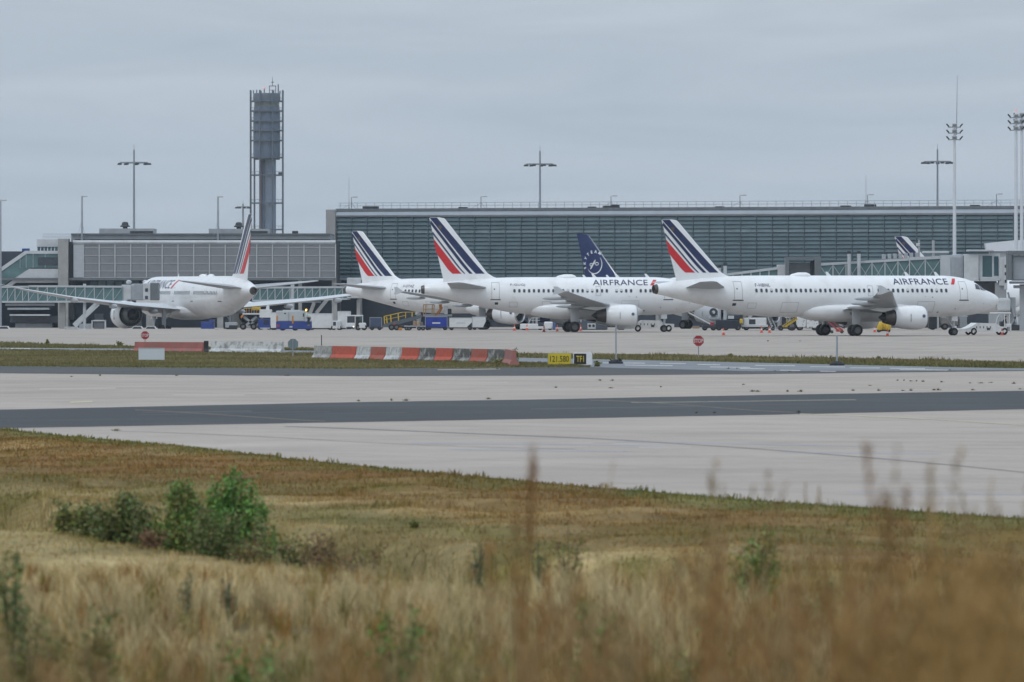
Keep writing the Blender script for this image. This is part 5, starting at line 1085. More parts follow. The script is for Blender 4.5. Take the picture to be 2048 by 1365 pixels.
d = 801; t = root('catering_truck', 'white truck with scattered black markings beside the main wheels', 'truck', 1620, d, VG)
bx(t, d, 'box_body', GSEW, 1594, 1612, 634, 655, 0, 2.2, .06); bx(t, d, 'cab', GSEW, 1612.5, 1640, 636, 658, 0, 2.2, .15); bx(t, d, 'window', GLASSDK, 1628, 1633, 638, 643, -.03, .1); wheels(t, d, (1600, 1630), .4)
rr_ = random.Random(3)
for i in range(14): a_ = rr_.uniform(1596, 1634); b_ = rr_.uniform(640, 656); bx(t, d, 'black_marking', DARK, a_, a_ + rr_.uniform(.8, 2), b_, b_ + rr_.uniform(.8, 2), -.02, .05, .005)
d = 742; t = root('tow_bar', 'red tow bar frame lying aslant beneath the nearest wing', 'tow bar', 1672, d, VG); k = lambda px: X(px, d) - t.location.x; zz = lambda py: Z(py, d)
for y_ in (0, .8): MB().bar((k(1655), y_, zz(642)), (k(1678), y_, zz(663)), .14).build('side_beam', mat('towbar_red', (.30, .045, .035), .55), t); MB().bar((k(1661), y_, zz(640)), (k(1688), y_, zz(664)), .09).build('side_beam', MATS['towbar_red'], t)
MB().cbox(k(1672), k(1686), 0, .8, zz(664), zz(657), .06).build('head', mat('pale_red', (.55, .12, .10), .5), t); MB().bar((k(1655), .4, zz(643)), (k(1690), .4, zz(657)), .12).build('drawbar', DARK, t); wheels(t, d, (1664, 1684), .16, .1, (0, .8))
d = 760; t = root('oxygen_cart', 'yellow wheeled cart of round tanks by orange cones under the nearest engine', 'cart', 1769, d, VG)
for p_, y_ in ((1760, 0), (1768, .3), (1776, 0)):
    c = X(p_, d) - t.location.x; MB().lathe([(0, .05), (.08, .3), (.4, .36), (.75, .34), (.95, .2), (1.0, .05)], c=(c, y_, .22), axis='z', n=14, cap=True).build('tank', YEL, t, smooth=True)
bx(t, d, 'frame', DARK, 1755, 1781, 659, 663, 0, .8, .03); bx(t, d, 'hose', GREYP, 1748, 1758, 640, 650, .2, .8, .15); wheels(t, d, (1758, 1777), .2, .12, (-.1, .8))
d = 815; t = root('service_truck', 'dark service truck with an open side behind the nearest engine', 'truck', 1880, d, VG); bx(t, d, 'body', DARK, 1858, 1874, 630, 658, 0, 2, .05); bx(t, d, 'side_panel', LGREY, 1874, 1878, 631, 658, 0, 2, .03); bx(t, d, 'tank', mat('tank_buff', (.26, .24, .22), .6), 1880, 1918, 634, 652, 0, 1.8, .3); bx(t, d, 'cab', GREYP, 1919, 1936, 632, 657, 0, 1.9, .1); bx(t, d, 'window', GLASSDK, 1934, 1942, 634, 648, -.05, .2); wheels(t, d, (1866, 1890, 1930), .4)
# stand equipment beyond the wide body wing
d = 818; t = root('guard_frame', 'low white tubular guard frame on the apron beside the long boarding bridge', 'guard rail', 142, d)
for p_ in (129, 146, 154): bx(t, d, 'post', LGREY, p_, p_ + 1.4, 655, 661, 0, .1, .02)
bx(t, d, 'rail', LGREY, 129, 156, 654, 655.6, 0, .1, .02); bx(t, d, 'rail', GREYP, 129, 156, 658, 659, 0, .1, .02); bx(t, d, 'pallet', LGREY, 154, 172, 658, 661, 0, 1, .05)
d = 840; t = root('gantry_frame', 'white rectangular gantry frame beside the wide-body engine', 'gantry', 200, d)
bx(t, d, 'post', LGREY, 209, 212, 641, 664, 0, .3, .02); bx(t, d, 'post', LGREY, 183, 185, 641, 664, 0, .3, .02); bx(t, d, 'beam', LGREY, 186, 212, 640.5, 643, 0, .3, .02); bx(t, d, 'back_panel', ROOFD, 187, 208.5, 643.2, 663, .2, .3, .02)
d = 902
for p_, lab, lit in ((270, 'pale parked car beside the wide-body engine', False), (297, 'pale car with a lit headlight near the small stop sign', True), (3, 'white car nose at the frame edge by the apron', False)):
    t = root('parked_car', lab, 'car', p_, d, 'small cars on the apron')
    MB().prism([(-1.0, .3), (-1.0, .75), (-.55, .9), (-.2, 1.35), (.8, 1.35), (1.1, .9), (1.25, .8), (1.25, .3)], 0, 1.5).build('body', GSEW, t); MB().prism([(-.45, .92), (-.15, 1.28), (.72, 1.28), (.95, .92)], -.02, 1.52).build('window', GLASSDK, t)
    if lit: MB().cyl((-1.04, .3, .65), (-.98, .3, .65), .22, n=10).build('headlight', MATS['headlight_glow'], t); MB().cbox(-1.3, -.95, -.03, .6, .55, .75, .05).build('headlight', MATS['headlight_glow'], t)
    wheels(t, d, (p_ - 10, p_ + 12), .3, .2, (.0, 1.4))
d = 815; t = root('tool_box', 'small buff box on the apron under the wide-body tail', 'box', 432.5, d); bx(t, d, 'body', mat('buff', (.48, .44, .26), .6), 429.5, 436, 659.5, 664, 0, .4, .02); bx(t, d, 'lid', LGREY, 429.3, 436.2, 658.8, 659.4, -.02, .42, .01)
d = 812; t = root('chock_box', 'low buff chock box on the apron beneath the nearest tail', 'box', 1392, d); bx(t, d, 'body', mat('buff_brown', (.30, .20, .12), .7), 1385, 1399, 653, 657.5, 0, .6, .03); bx(t, d, 'lid', GREYP, 1384.6, 1399.4, 652.4, 652.9, -.02, .62, .01)

# ------------------------------------------------------------------ cones
CONE = mat('cone_orange', (.62, .085, .035), .5, var=.1, scale=6); CW = mat('cone_white_band', (.66, .66, .66), .5)
proto = None
cones = [(1447, 671, 'orange cone standing alone below the nearest tail'), (1523, 666, 'orange cone by the white access steps, further from the yellow loader'), (1539, 666, 'orange cone by the white access steps, closer to the yellow loader'),
         (1749.5, 665, 'orange cone beside the yellow tank cart, on the side of the main wheels'), (1759.5, 664, 'dull red cone right against the yellow tank cart'), (1775, 673, 'orange cone standing out in front of the yellow tank cart'),
         (2004, 671, 'orange cone beside the cab of the low white tow tractor'), (1029, 662, 'orange cone under the open engine inlet of the loaded airliner'), (1054, 661.5, 'orange cone against the far main wheel beside the engine inlet'),
         (1088, 664.5, 'orange cone in front of the low white service vehicle'), (1114.5, 663, 'yellowed cone at the blue end of the low white service vehicle'), (1161, 662.5, 'orange cone between the main wheels and the slate power unit')]
for px_, py_, lab in cones:
    x_, y_ = G(px_, py_)
    if proto is None:
        t = thing('traffic_cone', lab, 'cone', (x_, y_, 0), 0, 'orange traffic cones on the apron'); MB().cbox(-.21, .21, -.21, .21, 0, .05, .02).build('base', CONE, t)
        MB().cyl((0, 0, .05), (0, 0, .28), .15, .112, 14).build('lower_cone', CONE, t, smooth=True); MB().cyl((0, 0, .28), (0, 0, .45), .113, .083, 14).build('white_band', CW, t, smooth=True); MB().cyl((0, 0, .45), (0, 0, .75), .083, .03, 14).build('upper_cone', CONE, t, smooth=True); proto = t
    else:
        t = copy_tree(proto); t.location = (x_, y_, 0); tag(t, lab, 'cone', 'orange traffic cones on the apron')

# ------------------------------------------------------------------ barriers
BRED = mat('barrier_orange_red', (.50, .085, .045), .7, var=.12, scale=2, dirt=(.20, .08, .06), dscale=3.5, damount=.9)
BREDW = mat('barrier_worn_red', (.40, .09, .055), .8, var=.2, scale=3, dirt=(.17, .15, .14), dscale=3.2, damount=1.0)
BWHT = mat('barrier_white', (.56, .57, .57), .75, var=.08, scale=2, dirt=(.13, .125, .12), dscale=3.0, damount=1.0)
BGRY = mat('barrier_bare_concrete', (.28, .275, .265), .85, var=.2, scale=3, dirt=(.56, .56, .55), dscale=3.4, damount=1.0)
BDRK = mat('barrier_stained_concrete', (.10, .098, .09), .85, var=.3, scale=3, dirt=(.50, .49, .48), dscale=2.2, damount=1.0)
BPNK = mat('barrier_faded_pink', (.33, .115, .10), .8, var=.15, scale=1, dirt=(.22, .15, .13), dscale=1.6, damount=.8)
JP = [(-.30, 0), (-.30, .10), (-.14, .30), (-.095, .80), (.095, .80), (.14, .30), (.30, .10), (.30, 0)]
def barrier(p0, p1, b0, b1, m_, lab, ht=.80, tilt=0, wsc=1.0, grp='concrete road barriers in a row'):
    a = Vector((*G(p0, b0), 0)); b = Vector((*G(p1, b1), 0)); dv = b - a; ln = dv.length; az = math.atan2(dv.y, dv.x)
    t = thing('barrier', lab, 'barrier', (a + b) / 2, az, grp); h = ln / 2 - .012; q = [(y * wsc, z * ht / .8) for y, z in JP]
    m = MB(); rings = []
    for x_ in (-h, -h + .03, -h * .4, h * .35, h - .03, h):
        e = .96 if abs(x_) > h - .01 else 1.0; rings.append([(x_ + random.uniform(-.006, .006) + tilt * z, y * e + random.uniform(-.006, .006), z * (e * .02 + .98)) for y, z in q])
    m.loft(rings).build('block', m_, t)
    MB().box(-.12, .12, -.3 * wsc - .004, -.2 * wsc, 0, .06).build('drain_slot', DARK, t)
    return t
lerpb = lambda p: 717.5 + (p - 631) / (1015 - 631) * 9.5
segs = [(631, 667, BGRY, 'bare grey end block of the striped barrier row by a thin stake'), (668, 715, BRED, 'longest and brightest orange-red block of the striped barrier row'), (716, 744, BWHT, 'stained white block next to the longest orange-red one'),
        (745, 774, BREDW, 'worn red block between the two white barrier blocks'), (775, 803, BWHT, 'cleaner white block between two red ones in the barrier row'), (807, 841, BRED, 'red block following a dark gap in the striped barrier row'),
        (842, 873, BDRK, 'black-stained white block between two bright red ones'), (875, 908, BRED, 'red block flanked by two dark-stained blocks in the barrier row'), (910, 944, BDRK, 'mottled grey and white block beyond the last bright red one'),
        (946, 978, BREDW, 'peeling red block between two dark grey ones near the fallen end'), (979, 1011, BDRK, 'darkest grey block next to the leaning pink end piece')]
for p0, p1, m_, lab in segs: barrier(p0, p1, lerpb(p0), lerpb(p1), m_, lab, ht=.84)
t = barrier(1013, 1029, 728, 732, BPNK, 'leaning faded pink block at the broken end of the striped row', ht=.88, tilt=-.18)
barrier(271, 408, 704, 705, BPNK, 'long faded pink barrier beneath the small stop sign', ht=.72)
t = thing('barrier', 'short black barrier end standing between the pink and the white one', 'barrier', (*G(412.5, 706), 0), 0, 'concrete road barriers in a row'); m = MB(); m.prism([(y * .9, z * 1.06) for y, z in JP], -.16, .16, 'yz').build('block', mat('tar_black', (.018, .018, .02), .7), t); MB().box(-.1, .1, -.285, -.2, 0, .06).build('drain_slot', DARK, t)
t = barrier(424, 566, 705.5, 706.5, BWHT, 'long peeling white barrier with a pale stepped foot', ht=.80, wsc=1.1)
ln = 4.3; MB().box(-ln / 2, ln / 2, -.42, -.33, .02, .16).build('foot', mat('foot_white', (.62, .63, .64), .7, var=.1, dirt=(.3, .3, .3)), t)
for q in (-.9, .1, 1.2): MB().prism([(q - .09, .0), (q + .09, 0), (q, .12)], -.45, -.421).build('foot_notch', DARK, t)

# ------------------------------------------------------------------ signs
def text_on(s_, cx, cz, w_, h_, y_, m_, parent, bold=.02):
    v, f = text_faces(s_, 1.0, bold); x0 = min(p[0] for p in v); x1 = max(p[0] for p in v); y0 = min(p[1] for p in v); y1 = max(p[1] for p in v)
    MB().add([(cx - w_ / 2 + (p[0] - x0) / (x1 - x0) * w_, y_, cz - h_ / 2 + (p[1] - y0) / (y1 - y0) * h_) for p in v], f).build('lettering', m_, parent)
SRED = mat('sign_red', (.36, .018, .03), .45, var=.06); SW = mat('sign_white', (.70, .71, .71), .45, var=.05, dirt=(.5, .5, .48)); SYEL = mat('sign_yellow', (.62, .48, .015), .45, var=.06); SBLK = mat('sign_black', (.012, .013, .014), .5)
STB = mat('sign_back_grey', (.17, .22, .245), .5, var=.1)
def octo(r): return [(r * math.cos(R(22.5 + 45 * i)), r * math.sin(R(22.5 + 45 * i))) for i in range(8)]
def stop(px_, base, cy, rpx, lab, back=False):
    x_, d = G(px_, base); k = d / FPX; r = rpx * k; zc = Z(cy, d); t = thing('stop_sign', lab, 'sign', (x_, d, 0))
    MB().prism([(p[0], zc + p[1]) for p in octo(r)], 0, .03).build('plate', STB if back else SRED, t)
    if not back:
        o_ = octo(r * .985); i_ = octo(r * .94); MB().add([(p[0], -.006, zc + p[1]) for p in o_ + i_], [(i, (i + 1) % 8, 8 + (i + 1) % 8, 8 + i) for i in range(8)]).build('border', mat('border_dull', (.45, .25, .25), .5), t); text_on('STOP', 0, zc, r * 1.66, r * .70, -.008, SW, t, .012)
    else: MB().box(-r * .06, r * .06, -.05, -.002, zc - r * .8, zc + r * .8).build('back_rail', GREYP, t)
    MB().cyl((0, .05 if not back else -.06, 0), (0, .05 if not back else -.06, zc + r * .3), .035, n=8).build('post', GALV, t)
stop(1397, 717, 682, 11.3, 'red octagonal stop sign on a post in the grass strip below the nearest tail'); stop(290, 696, 671, 8.8, 'smaller red stop sign above the long pink barrier'); stop(586, 714, 688.5, 11.2, 'octagonal sign seen from its grey back beside the white barrier', True)
x_, d = G(1140, 732.5); k = d / FPX; t = thing('taxiway_sign', 'yellow sign reading 121.580 beside the black one', 'sign', (X(1119, d), d, 0)); w_ = 47 * k; z1 = Z(706, d); z0 = .06
MB().cbox(-w_ / 2, w_ / 2, 0, .22, z0, z1, .02).build('housing', mat('sign_housing', (.33, .34, .30), .5), t); MB().box(-w_ / 2 + .03, w_ / 2 - .03, -.008, 0.0, z0 + .03, z1 - .03).build('face', SYEL, t); text_on('121.580', 0, (z0 + z1) / 2, w_ * .80, (z1 - z0) * .50, -.014, SBLK, t, .006)
for q in (-.5, .5): MB().cyl((q, .11, 0), (q, .11, .1), .04, n=8).build('foot', DARK, t)
t = thing('taxiway_sign', 'black sign reading TF1 in yellow with a white end panel', 'sign', (X(1165.5, d), d, 0)); w_ = 38 * k
MB().cbox(-w_ / 2, w_ / 2, 0, .22, z0, z1, .02).build('housing', SW, t); b0, b1 = -w_ / 2 + .045, -w_ / 2 + 26 * k; MB().box(b0, b1, -.008, 0, z0 + .04, z1 - .05).build('face', SBLK, t); text_on('TF1', (b0 + b1) / 2, (z0 + z1) / 2, (b1 - b0) * .62, (z1 - z0) * .50, -.014, SYEL, t, .01)
for q in (-.4, .4): MB().cyl((q, .11, 0), (q, .11, .1), .04, n=8).build('foot', DARK, t)
x_, d = G(303, 722); t = thing('blank_sign', 'blank white board standing in the grass before the pink barrier', 'sign', (x_, d, 0)); k = d / FPX
MB().cbox(-26 * k, 26 * k, 0, .15, .05, Z(697, d), .02).build('board', mat('board_white', (.58, .62, .66), .5, var=.03), t); MB().box(-26.3 * k, 26.3 * k, -.02, .17, Z(697, d) + .002, Z(696.2, d)).build('top_edge', LGREY, t)
for q in (-.5, .5): MB().cyl((q, .08, 0), (q, .08, .06), .04, n=8).build('foot', DARK, t)
HEAP = mat('tyre_heap_black', (.022, .024, .028), .85, var=.3, scale=4)
for px_, base, top, lab, spiky in ((1232, 728, 650, 'bare grey post in a ragged black ballast base beside the taxiway signs', True), (1674, 731.5, 671, 'bare grey post in a smooth black ballast base below the main wheels', False)):
    x_, d = G(px_, base); t = thing('marker_post', lab, 'post', (x_, d, 0)); k = d / FPX
    MB().cyl((0, 0, 0), (.0, 0, Z(top, d)), .055 if not spiky else .045, n=8).build('post', GALV, t)
    m = MB(); rng_ = random.Random(px_)
    m.lathe([(0, .44), (.10, .43), (.20, .30), (.26, .12)], axis='z', n=14, cap=True)
    if spiky:
        for q in range(26): a = rng_.uniform(0, 6.28); r = rng_.uniform(.3, .52); m.bar((r * .5 * math.cos(a), r * .5 * math.sin(a), .12), (r * math.cos(a), r * math.sin(a), rng_.uniform(.02, .34)), .05)
    m.build('ballast', HEAP, t, smooth=not spiky)
x_, d = G(643, 712); t = thing('stake', 'thin dark stake behind the grey end of the striped barrier row', 'stake', (x_, d, 0)); MB().cyl((0, 0, 0), (0, 0, Z(672, d)), .03, n=6).build('rod', DARK, t); MB().cyl((0, 0, Z(673, d)), (0, 0, Z(671, d)), .04, n=6).build('cap', DARK, t)
# ------------------------------------------------------------------ vegetation
VEG = bpy.data.materials.new('grass_blades'); VEG.use_nodes = True; _t = VEG.node_tree; _b = _t.nodes['Principled BSDF']; _a = _t.nodes.new('ShaderNodeAttribute'); _a.attribute_name = 'Col'
_t.links.new(_a.outputs['Color'], _b.inputs['Base Color']); _b.inputs['Roughness'].default_value = .75; _b.inputs['Specular IOR Level'].default_value = .2
LEAFM = bpy.data.materials.new('leaves'); LEAFM.use_nodes = True; _t = LEAFM.node_tree; _b = _t.nodes['Principled BSDF']; _a = _t.nodes.new('ShaderNodeAttribute'); _a.attribute_name = 'Col'
_t.links.new(_a.outputs['Color'], _b.inputs['Base Color']); _b.inputs['Roughness'].default_value = .6; _b.inputs['Transmission Weight'].default_value = 0.0
rg = np.random.default_rng(5)
def np_mesh(name, v, f_loops, nper, col, m):
    me = bpy.data.meshes.new(name); nf = len(f_loops) // nper
    me.vertices.add(len(v)); me.vertices.foreach_set('co', np.ascontiguousarray(v, np.float32).ravel())
    me.loops.add(len(f_loops)); me.loops.foreach_set('vertex_index', np.ascontiguousarray(f_loops, np.int32))
    me.polygons.add(nf); me.polygons.foreach_set('loop_start', np.arange(0, nf * nper, nper, dtype=np.int32)); me.polygons.foreach_set('loop_total', np.full(nf, nper, np.int32))
    ca = me.color_attributes.new('Col', 'FLOAT_COLOR', 'POINT'); ca.data.foreach_set('color', np.concatenate([col, np.ones((len(col), 1))], 1).astype(np.float32).ravel())
    me.update(calc_edges=True); me.validate(); me.materials.append(m); return me
def blades(x, y, z, h, wd, col, bend=.35, segs=2):
    """curved tapering blades, two triangles stacked on a quad"""
    n = len(x); az = rg.uniform(0, 2 * np.pi, n); la = rg.normal(0, 1, n) * bend * h; lb = rg.uniform(0, 2 * np.pi, n)
    dx, dy = np.cos(az) * wd / 2, np.sin(az) * wd / 2; bx_, by_ = np.cos(lb) * la, np.sin(lb) * la
    p = np.zeros((n, 5, 3))
    p[:, 0] = np.stack([x - dx, y - dy, z - .02], -1); p[:, 1] = np.stack([x + dx, y + dy, z - .02], -1)
    p[:, 2] = np.stack([x + dx * .8 + bx_ * .3, y + dy * .8 + by_ * .3, z + h * .55], -1); p[:, 3] = np.stack([x - dx * .8 + bx_ * .3, y - dy * .8 + by_ * .3, z + h * .55], -1)
    p[:, 4] = np.stack([x + bx_, y + by_, z + h], -1)
    b = (np.arange(n) * 5)[:, None]; tri = np.concatenate([b + [[0, 1, 2]], b + [[0, 2, 3]], b + [[3, 2, 4]]], 1).reshape(-1)
    return p.reshape(-1, 3), tri, np.repeat(col, 5, 0)
def colmix(wts, cols):
    wts = np.stack(wts, -1); wts = wts / wts.sum(-1, keepdims=True); return wts @ np.array(cols)
STRAW = (.43, .31, .125); PALE = (.60, .485, .265); RUST = (.255, .115, .024); BROWN = (.15, .082, .027); OLIVE = (.165, .145, .030); GREEN = (.075, .125, .022)
# near field
def field(n, y0, y1, keep):
    y = np.sqrt(rg.uniform(y0 ** 2, y1 ** 2, n)); x = rg.uniform(-1, 1, n) * (y * .0752 + 1.0); k = keep(x, y); return x[k], y[k]
def near_cols(x, y, jitter=True):
    e = edge_dist(x, y); n1_ = vn(x, y, 5.5, 2); n2_ = vn(x, y, 1.3, 3); n3_ = vn(x, y, 9, 4); u = ditch_u(x, y); py = HZ + FPX * EYE / y; px_ = 1024 + x * FPX / y
    fringe = np.exp(-np.clip(e - .1, 0, 9) / .8)
    rustb = (ss(1.2, 3.0, e) * (1 - ss(7.5, 12, e)) * (.35 + 1.3 * n1_)) * (.4 + n2_ * 1.1) + np.exp(-((py - 950 - (px_ - 600) * .03) / 26) ** 2) * 1.3 * (px_ < 1250) * (.5 + n2_)
    pat = vn(x, y / 3.0, 1.1, 21); pat2 = vn(x, y / 2.5, 2.6, 22); rustb = rustb * (.35 + 1.5 * ss(.3, .7, pat2)); olive = ss(.42, .75, n3_) * 1.0 + 1.3 * ss(.6, .8, pat) * (y > 100) + .35 * (1 - ss(0, 4, e)) + (e < 2.5) * .5
    straw = .35 + 1.5 * ss(.4, .7, pat2) * ss(.3, .6, 1 - pat) * ss(2, 6, e) + 1.8 * ss(0, 1.2, -u) * (y < 126) + 2.6 * (1 - ss(86, 102, y)) * (.5 + n2_ * .8)
    lowgreen = (1 - ss(68, 92, y)) * (ss(.32, .6, vn(x, y, 1.7, 7)) * 4.2)
    lowrust = (1 - ss(70, 98, y)) * (ss(.42, .75, vn(x, y, 1.1, 8)) * 3.6)
    dit = ss(0.6, 1.6, u) * (1 - ss(3.5, 5.5, u)) * ss(100, 108, y) * (y < 175)
    w_ = [straw * (1 - .75 * dit), .95 * straw * (ss(.45, .75, n2_) * .7 + .8 * ss(0, 1, -u) * ss(92, 104, y)) * (1 - .8 * dit), rustb + lowrust, .25 + .6 * rustb * n2_ + .6 * dit, olive + lowgreen * .7 + .5 * dit, fringe * 2.6 * (n2_ > .25) + .12 + .8 * dit * n1_ + lowgreen * .8]
    c = colmix(w_, [STRAW, PALE, RUST, BROWN, OLIVE, GREEN])
    if jitter: c = c * rg.uniform(.65, 1.35, (len(x), 1)) * (1 + rg.normal(0, .06, (len(x), 3)))
    return np.clip(c, .01, .9)
def add_field(name, n, y0, y1, hfun, wd, keep, label, bend=.35):
    x, y = field(n, y0, y1, keep); c = near_cols(x, y); h = hfun(x, y) * rg.uniform(.5, 1.25, len(x)); z = terrain_z(x, y)
    v, t_, cc = blades(x, y, z, h, wd * rg.uniform(.6, 1.4, len(x)) * (y / 100), c, bend); o = inst(name, np_mesh(name, v, t_, 3, cc, VEG)); struct(o, 'stuff', label); return o
hf = lambda x, y: np.where(edge_dist(x, y) < .5, .07, .03 + .045 * vn(x, y, 3.0, 5)) + .07 * (vn(x, y, .9, 6) > .80)
add_field('meadow_grass', 200000, 104, 222, hf, .017, lambda x, y: edge_dist(x, y) > .02, 'short dry and rusty grass between the ditch and the taxiway edge')
hn = lambda x, y: (.10 + .16 * ss(.4, .85, vn(x, y, 1.5, 9))) * (1 - .72 * ss(86, 101, y) * ss(-9, -4, ditch_u(x, y)) * (x < 2)) * (1 - .6 * ss(100, 112, y))
add_field('straw_grass', 80000, 62, 128, hn, .013, lambda x, y: (edge_dist(x, y) > .1) & ((ditch_u(x, y) < .5) | (y < 108)), 'tall blond straw grass on the near bank', .45)
# blond tussocks on the near bank: clumps of splayed blades with dark gaps between
def tussocks(name, label, ncl, y0, y1, keep, per=34):
    x, y = field(ncl, y0, y1, keep); dens = vn(x, y, 2.0, 31); k = rg.random(len(x)) < .25 + 1.1 * ss(.35, .65, dens); x, y, dens = x[k], y[k], dens[k]
    n = len(x); kind = np.clip(rg.random(n) + .38 * (1 - ss(68, 84, y)), 0, 1); lush = vn(x, y, 2.4, 33); base = np.where((kind < .62)[:, None], np.array(PALE) * .98, np.where((kind < .80)[:, None], np.array(STRAW), np.where((kind < .92)[:, None], np.array(RUST) * 1.1, np.array(OLIVE) * 1.15)))
    low = 1 - ss(70, 86, y); gmask = (rg.random(n) < low * ss(.40, .62, lush) * .9); base = np.where(gmask[:, None], np.array((.13, .17, .035)), base); base = base * rg.uniform(.75, 1.2, (n, 1))
    H_ = rg.uniform(.22, .58, n) * (.7 + .6 * ss(.4, .7, dens)) * np.where(gmask, .7, 1.0) * (1 - .5 * ss(93, 102, y))
    m_ = np.repeat(np.arange(n), per); r_ = np.abs(rg.normal(0, .075, n * per)); a_ = rg.uniform(0, 2 * np.pi, n * per)
    bx0, by0 = x[m_] + r_ * np.cos(a_), y[m_] + r_ * np.sin(a_); h = H_[m_] * rg.uniform(.45, 1.15, n * per); c = np.clip(base[m_] * rg.uniform(.7, 1.25, (n * per, 1)), .01, .9)
    v, t_, cc = blades(bx0, by0, terrain_z(bx0, by0), h, .0085 * rg.uniform(.6, 1.5, n * per), c, .42)
    struct(inst(name, np_mesh(name, v, t_, 3, cc, VEG)), 'stuff', label)
tussocks('straw_tussocks', 'pale blond tussocks with darker gaps on the near bank', 4300, 62, 104, lambda x, y: (ditch_u(x, y) < -1.2) | (y < 97))
# ditch: dark stems and dead growth
add_field('ditch_growth', 16000, 100, 150, lambda x, y: .35 + .35 * vn(x, y, 1.5, 3), .016, lambda x, y: (ditch_u(x, y) > .8) & (ditch_u(x, y) < 5) & (y > 102), 'tangled brown and green growth filling the ditch', .6)
# verges between the pavements
def verge(name, n, lo, hi, x0, x1, label, h=.16, cols=((.165, .152, .052), (.36, .285, .15), (.16, .11, .055), (.075, .108, .026))):
    px_ = rg.uniform(x0, x1, n); a = lo(px_); b = hi(px_); k = a - b > .6; px_, a, b = px_[k], a[k], b[k]
    dl, dh = FPX * EYE / (a - HZ), FPX * EYE / (b - HZ); y = rg.uniform(0, 1, len(px_)) * (dh - dl) + dl; x = X(px_, y)
    fr = np.exp(-(y - dl) / 3.0); n1_ = vn(x, y, 9, 11); n2_ = vn(x, y, 2.5, 12)
    c = colmix([.7 + n1_, .25 + 1.0 * ss(.45, .8, n1_), .2 + .7 * ss(.5, .8, n2_), .25 + fr * 1.6], cols) * rg.uniform(.65, 1.3, (len(x), 1))
    hh = h * (.5 + n2_) * (1 + .7 * (vn(x, y, 1.4, 13) > .82)) * rg.uniform(.5, 1.4, len(x))
    v, t_, cc = blades(x, y, np.zeros(len(x)), hh, .055 * rg.uniform(.6, 1.5, len(x)), c, .4); struct(inst(name, np_mesh(name, v, t_, 3, cc, VEG)), 'stuff', label)
verge('verge_grass', 85000, shoulder_far, lambda p: np.minimum(road_lo(p), shoulder_far(p)), -40, 1200, 'olive turf of the verge in front of the barriers', .075)
verge('strip_grass', 60000, lambda p: road_hi(p), lambda p: apron_near(p), -40, 2090, 'narrow strip of rough grass along the apron edge', .13)

def leafy(name, label, px_, d, hpx_top, wpx, n, leaf, cols, seed=0, z0=None, stems=6, cat='shrub', group=None, squash=1.0, open_=0.0):
    """a shrub: branching stems with leaves spread through an uneven crown"""
    r = np.random.default_rng(seed + int(px_)); x0 = X(px_, d); zb = float(terrain_z(x0, d)) if z0 is None else z0; H_ = Z(hpx_top, d) - zb; W_ = wpx * d / FPX / 2
    t = thing(name, label, cat, (x0, d, zb - .03), 0, group); sm = MB(); tips = []
    for i in range(stems):
        a = r.uniform(0, 6.28); rad = W_ * r.uniform(.15, .85); hh = H_ * r.uniform(.55, 1.0) * (1 - .35 * (rad / W_) ** 2); p0 = (r.normal() * .05, r.normal() * .05, 0); p1 = (rad * .5 * math.cos(a), rad * .5 * squash * math.sin(a), hh * .5); p2 = (rad * math.cos(a), rad * squash * math.sin(a), hh)
        sm.cyl(p0, p1, .014, .010, 5); sm.cyl(p1, p2, .010, .004, 5); tips.append((p1, p2))
    sm.build('stems', mat('weed_stem_' + ('green' if cols[0][1] > cols[0][0] else 'brown'), (.09, .10, .04) if cols[0][1] > cols[0][0] else (.16, .09, .045), .8), t)
    ti = r.integers(0, stems, n); tt = r.beta(1.7, 1.0, n); P1 = np.array([q[0] for q in tips])[ti]; P2 = np.array([q[1] for q in tips])[ti]
    c = np.where(tt[:, None] < .5, P1 * (tt[:, None] * 2), P1 + (P2 - P1) * (tt[:, None] * 2 - 1)); c = c + r.normal(0, 1, (n, 3)) * np.array([W_ * .20, W_ * .20, H_ * .06]) * (1.1 - .6 * tt[:, None]); c[:, 2] = np.clip(c[:, 2], .03, None)
    az = r.uniform(0, 6.28, n); el = r.normal(.1, .7, n); L_ = leaf * r.uniform(.5, 1.4, n); ax = np.stack([np.cos(az) * np.cos(el), np.sin(az) * np.cos(el), np.sin(el)], -1); nn = r.normal(0, 1, (n, 3)); sd = np.cross(ax, nn); sd /= np.linalg.norm(sd, axis=1, keepdims=True) + 1e-6
    q = np.stack([c, c + ax * L_[:, None] * .5 + sd * L_[:, None] * .26, c + ax * L_[:, None], c + ax * L_[:, None] * .5 - sd * L_[:, None] * .26], 1)
    cl = np.array(cols)[r.integers(0, len(cols), n)] * r.uniform(.6, 1.4, (n, 1)); inst('leaves', np_mesh('leaves', q.reshape(-1, 3), np.arange(n * 4), 4, np.repeat(cl, 4, 0), LEAFM), t)
    return t
GC = [(.105, .23, .035), (.13, .26, .04), (.085, .19, .03)]; DC = [(.09, .15, .03), (.13, .16, .035), (.16, .14, .045)]; OC = [(.19, .21, .04), (.22, .20, .05), (.15, .18, .04)]; WC = [(.20, .10, .04), (.15, .085, .04), (.24, .14, .06)]
SG = 'shrubs growing in the ditch'
leafy('shrub', 'tallest bright green shrub standing in the ditch', 478, 118, 918, 150, 10000, .075, GC, 1, stems=34, group=SG)
leafy('shrub', 'rounded yellow-green shrub beside the tallest one in the ditch', 362, 119.5, 950, 150, 8000, .07, OC + GC, 2, stems=28, group=SG)
leafy('shrub', 'low dark shrub at the far left end of the ditch growth', 150, 123, 985, 160, 5200, .07, DC + OC, 3, stems=24, group=SG)
leafy('shrub', 'dark spreading shrub between the low end and the yellow-green shrub', 255, 120, 972, 190, 8000, .07, DC, 4, stems=30, group=SG)
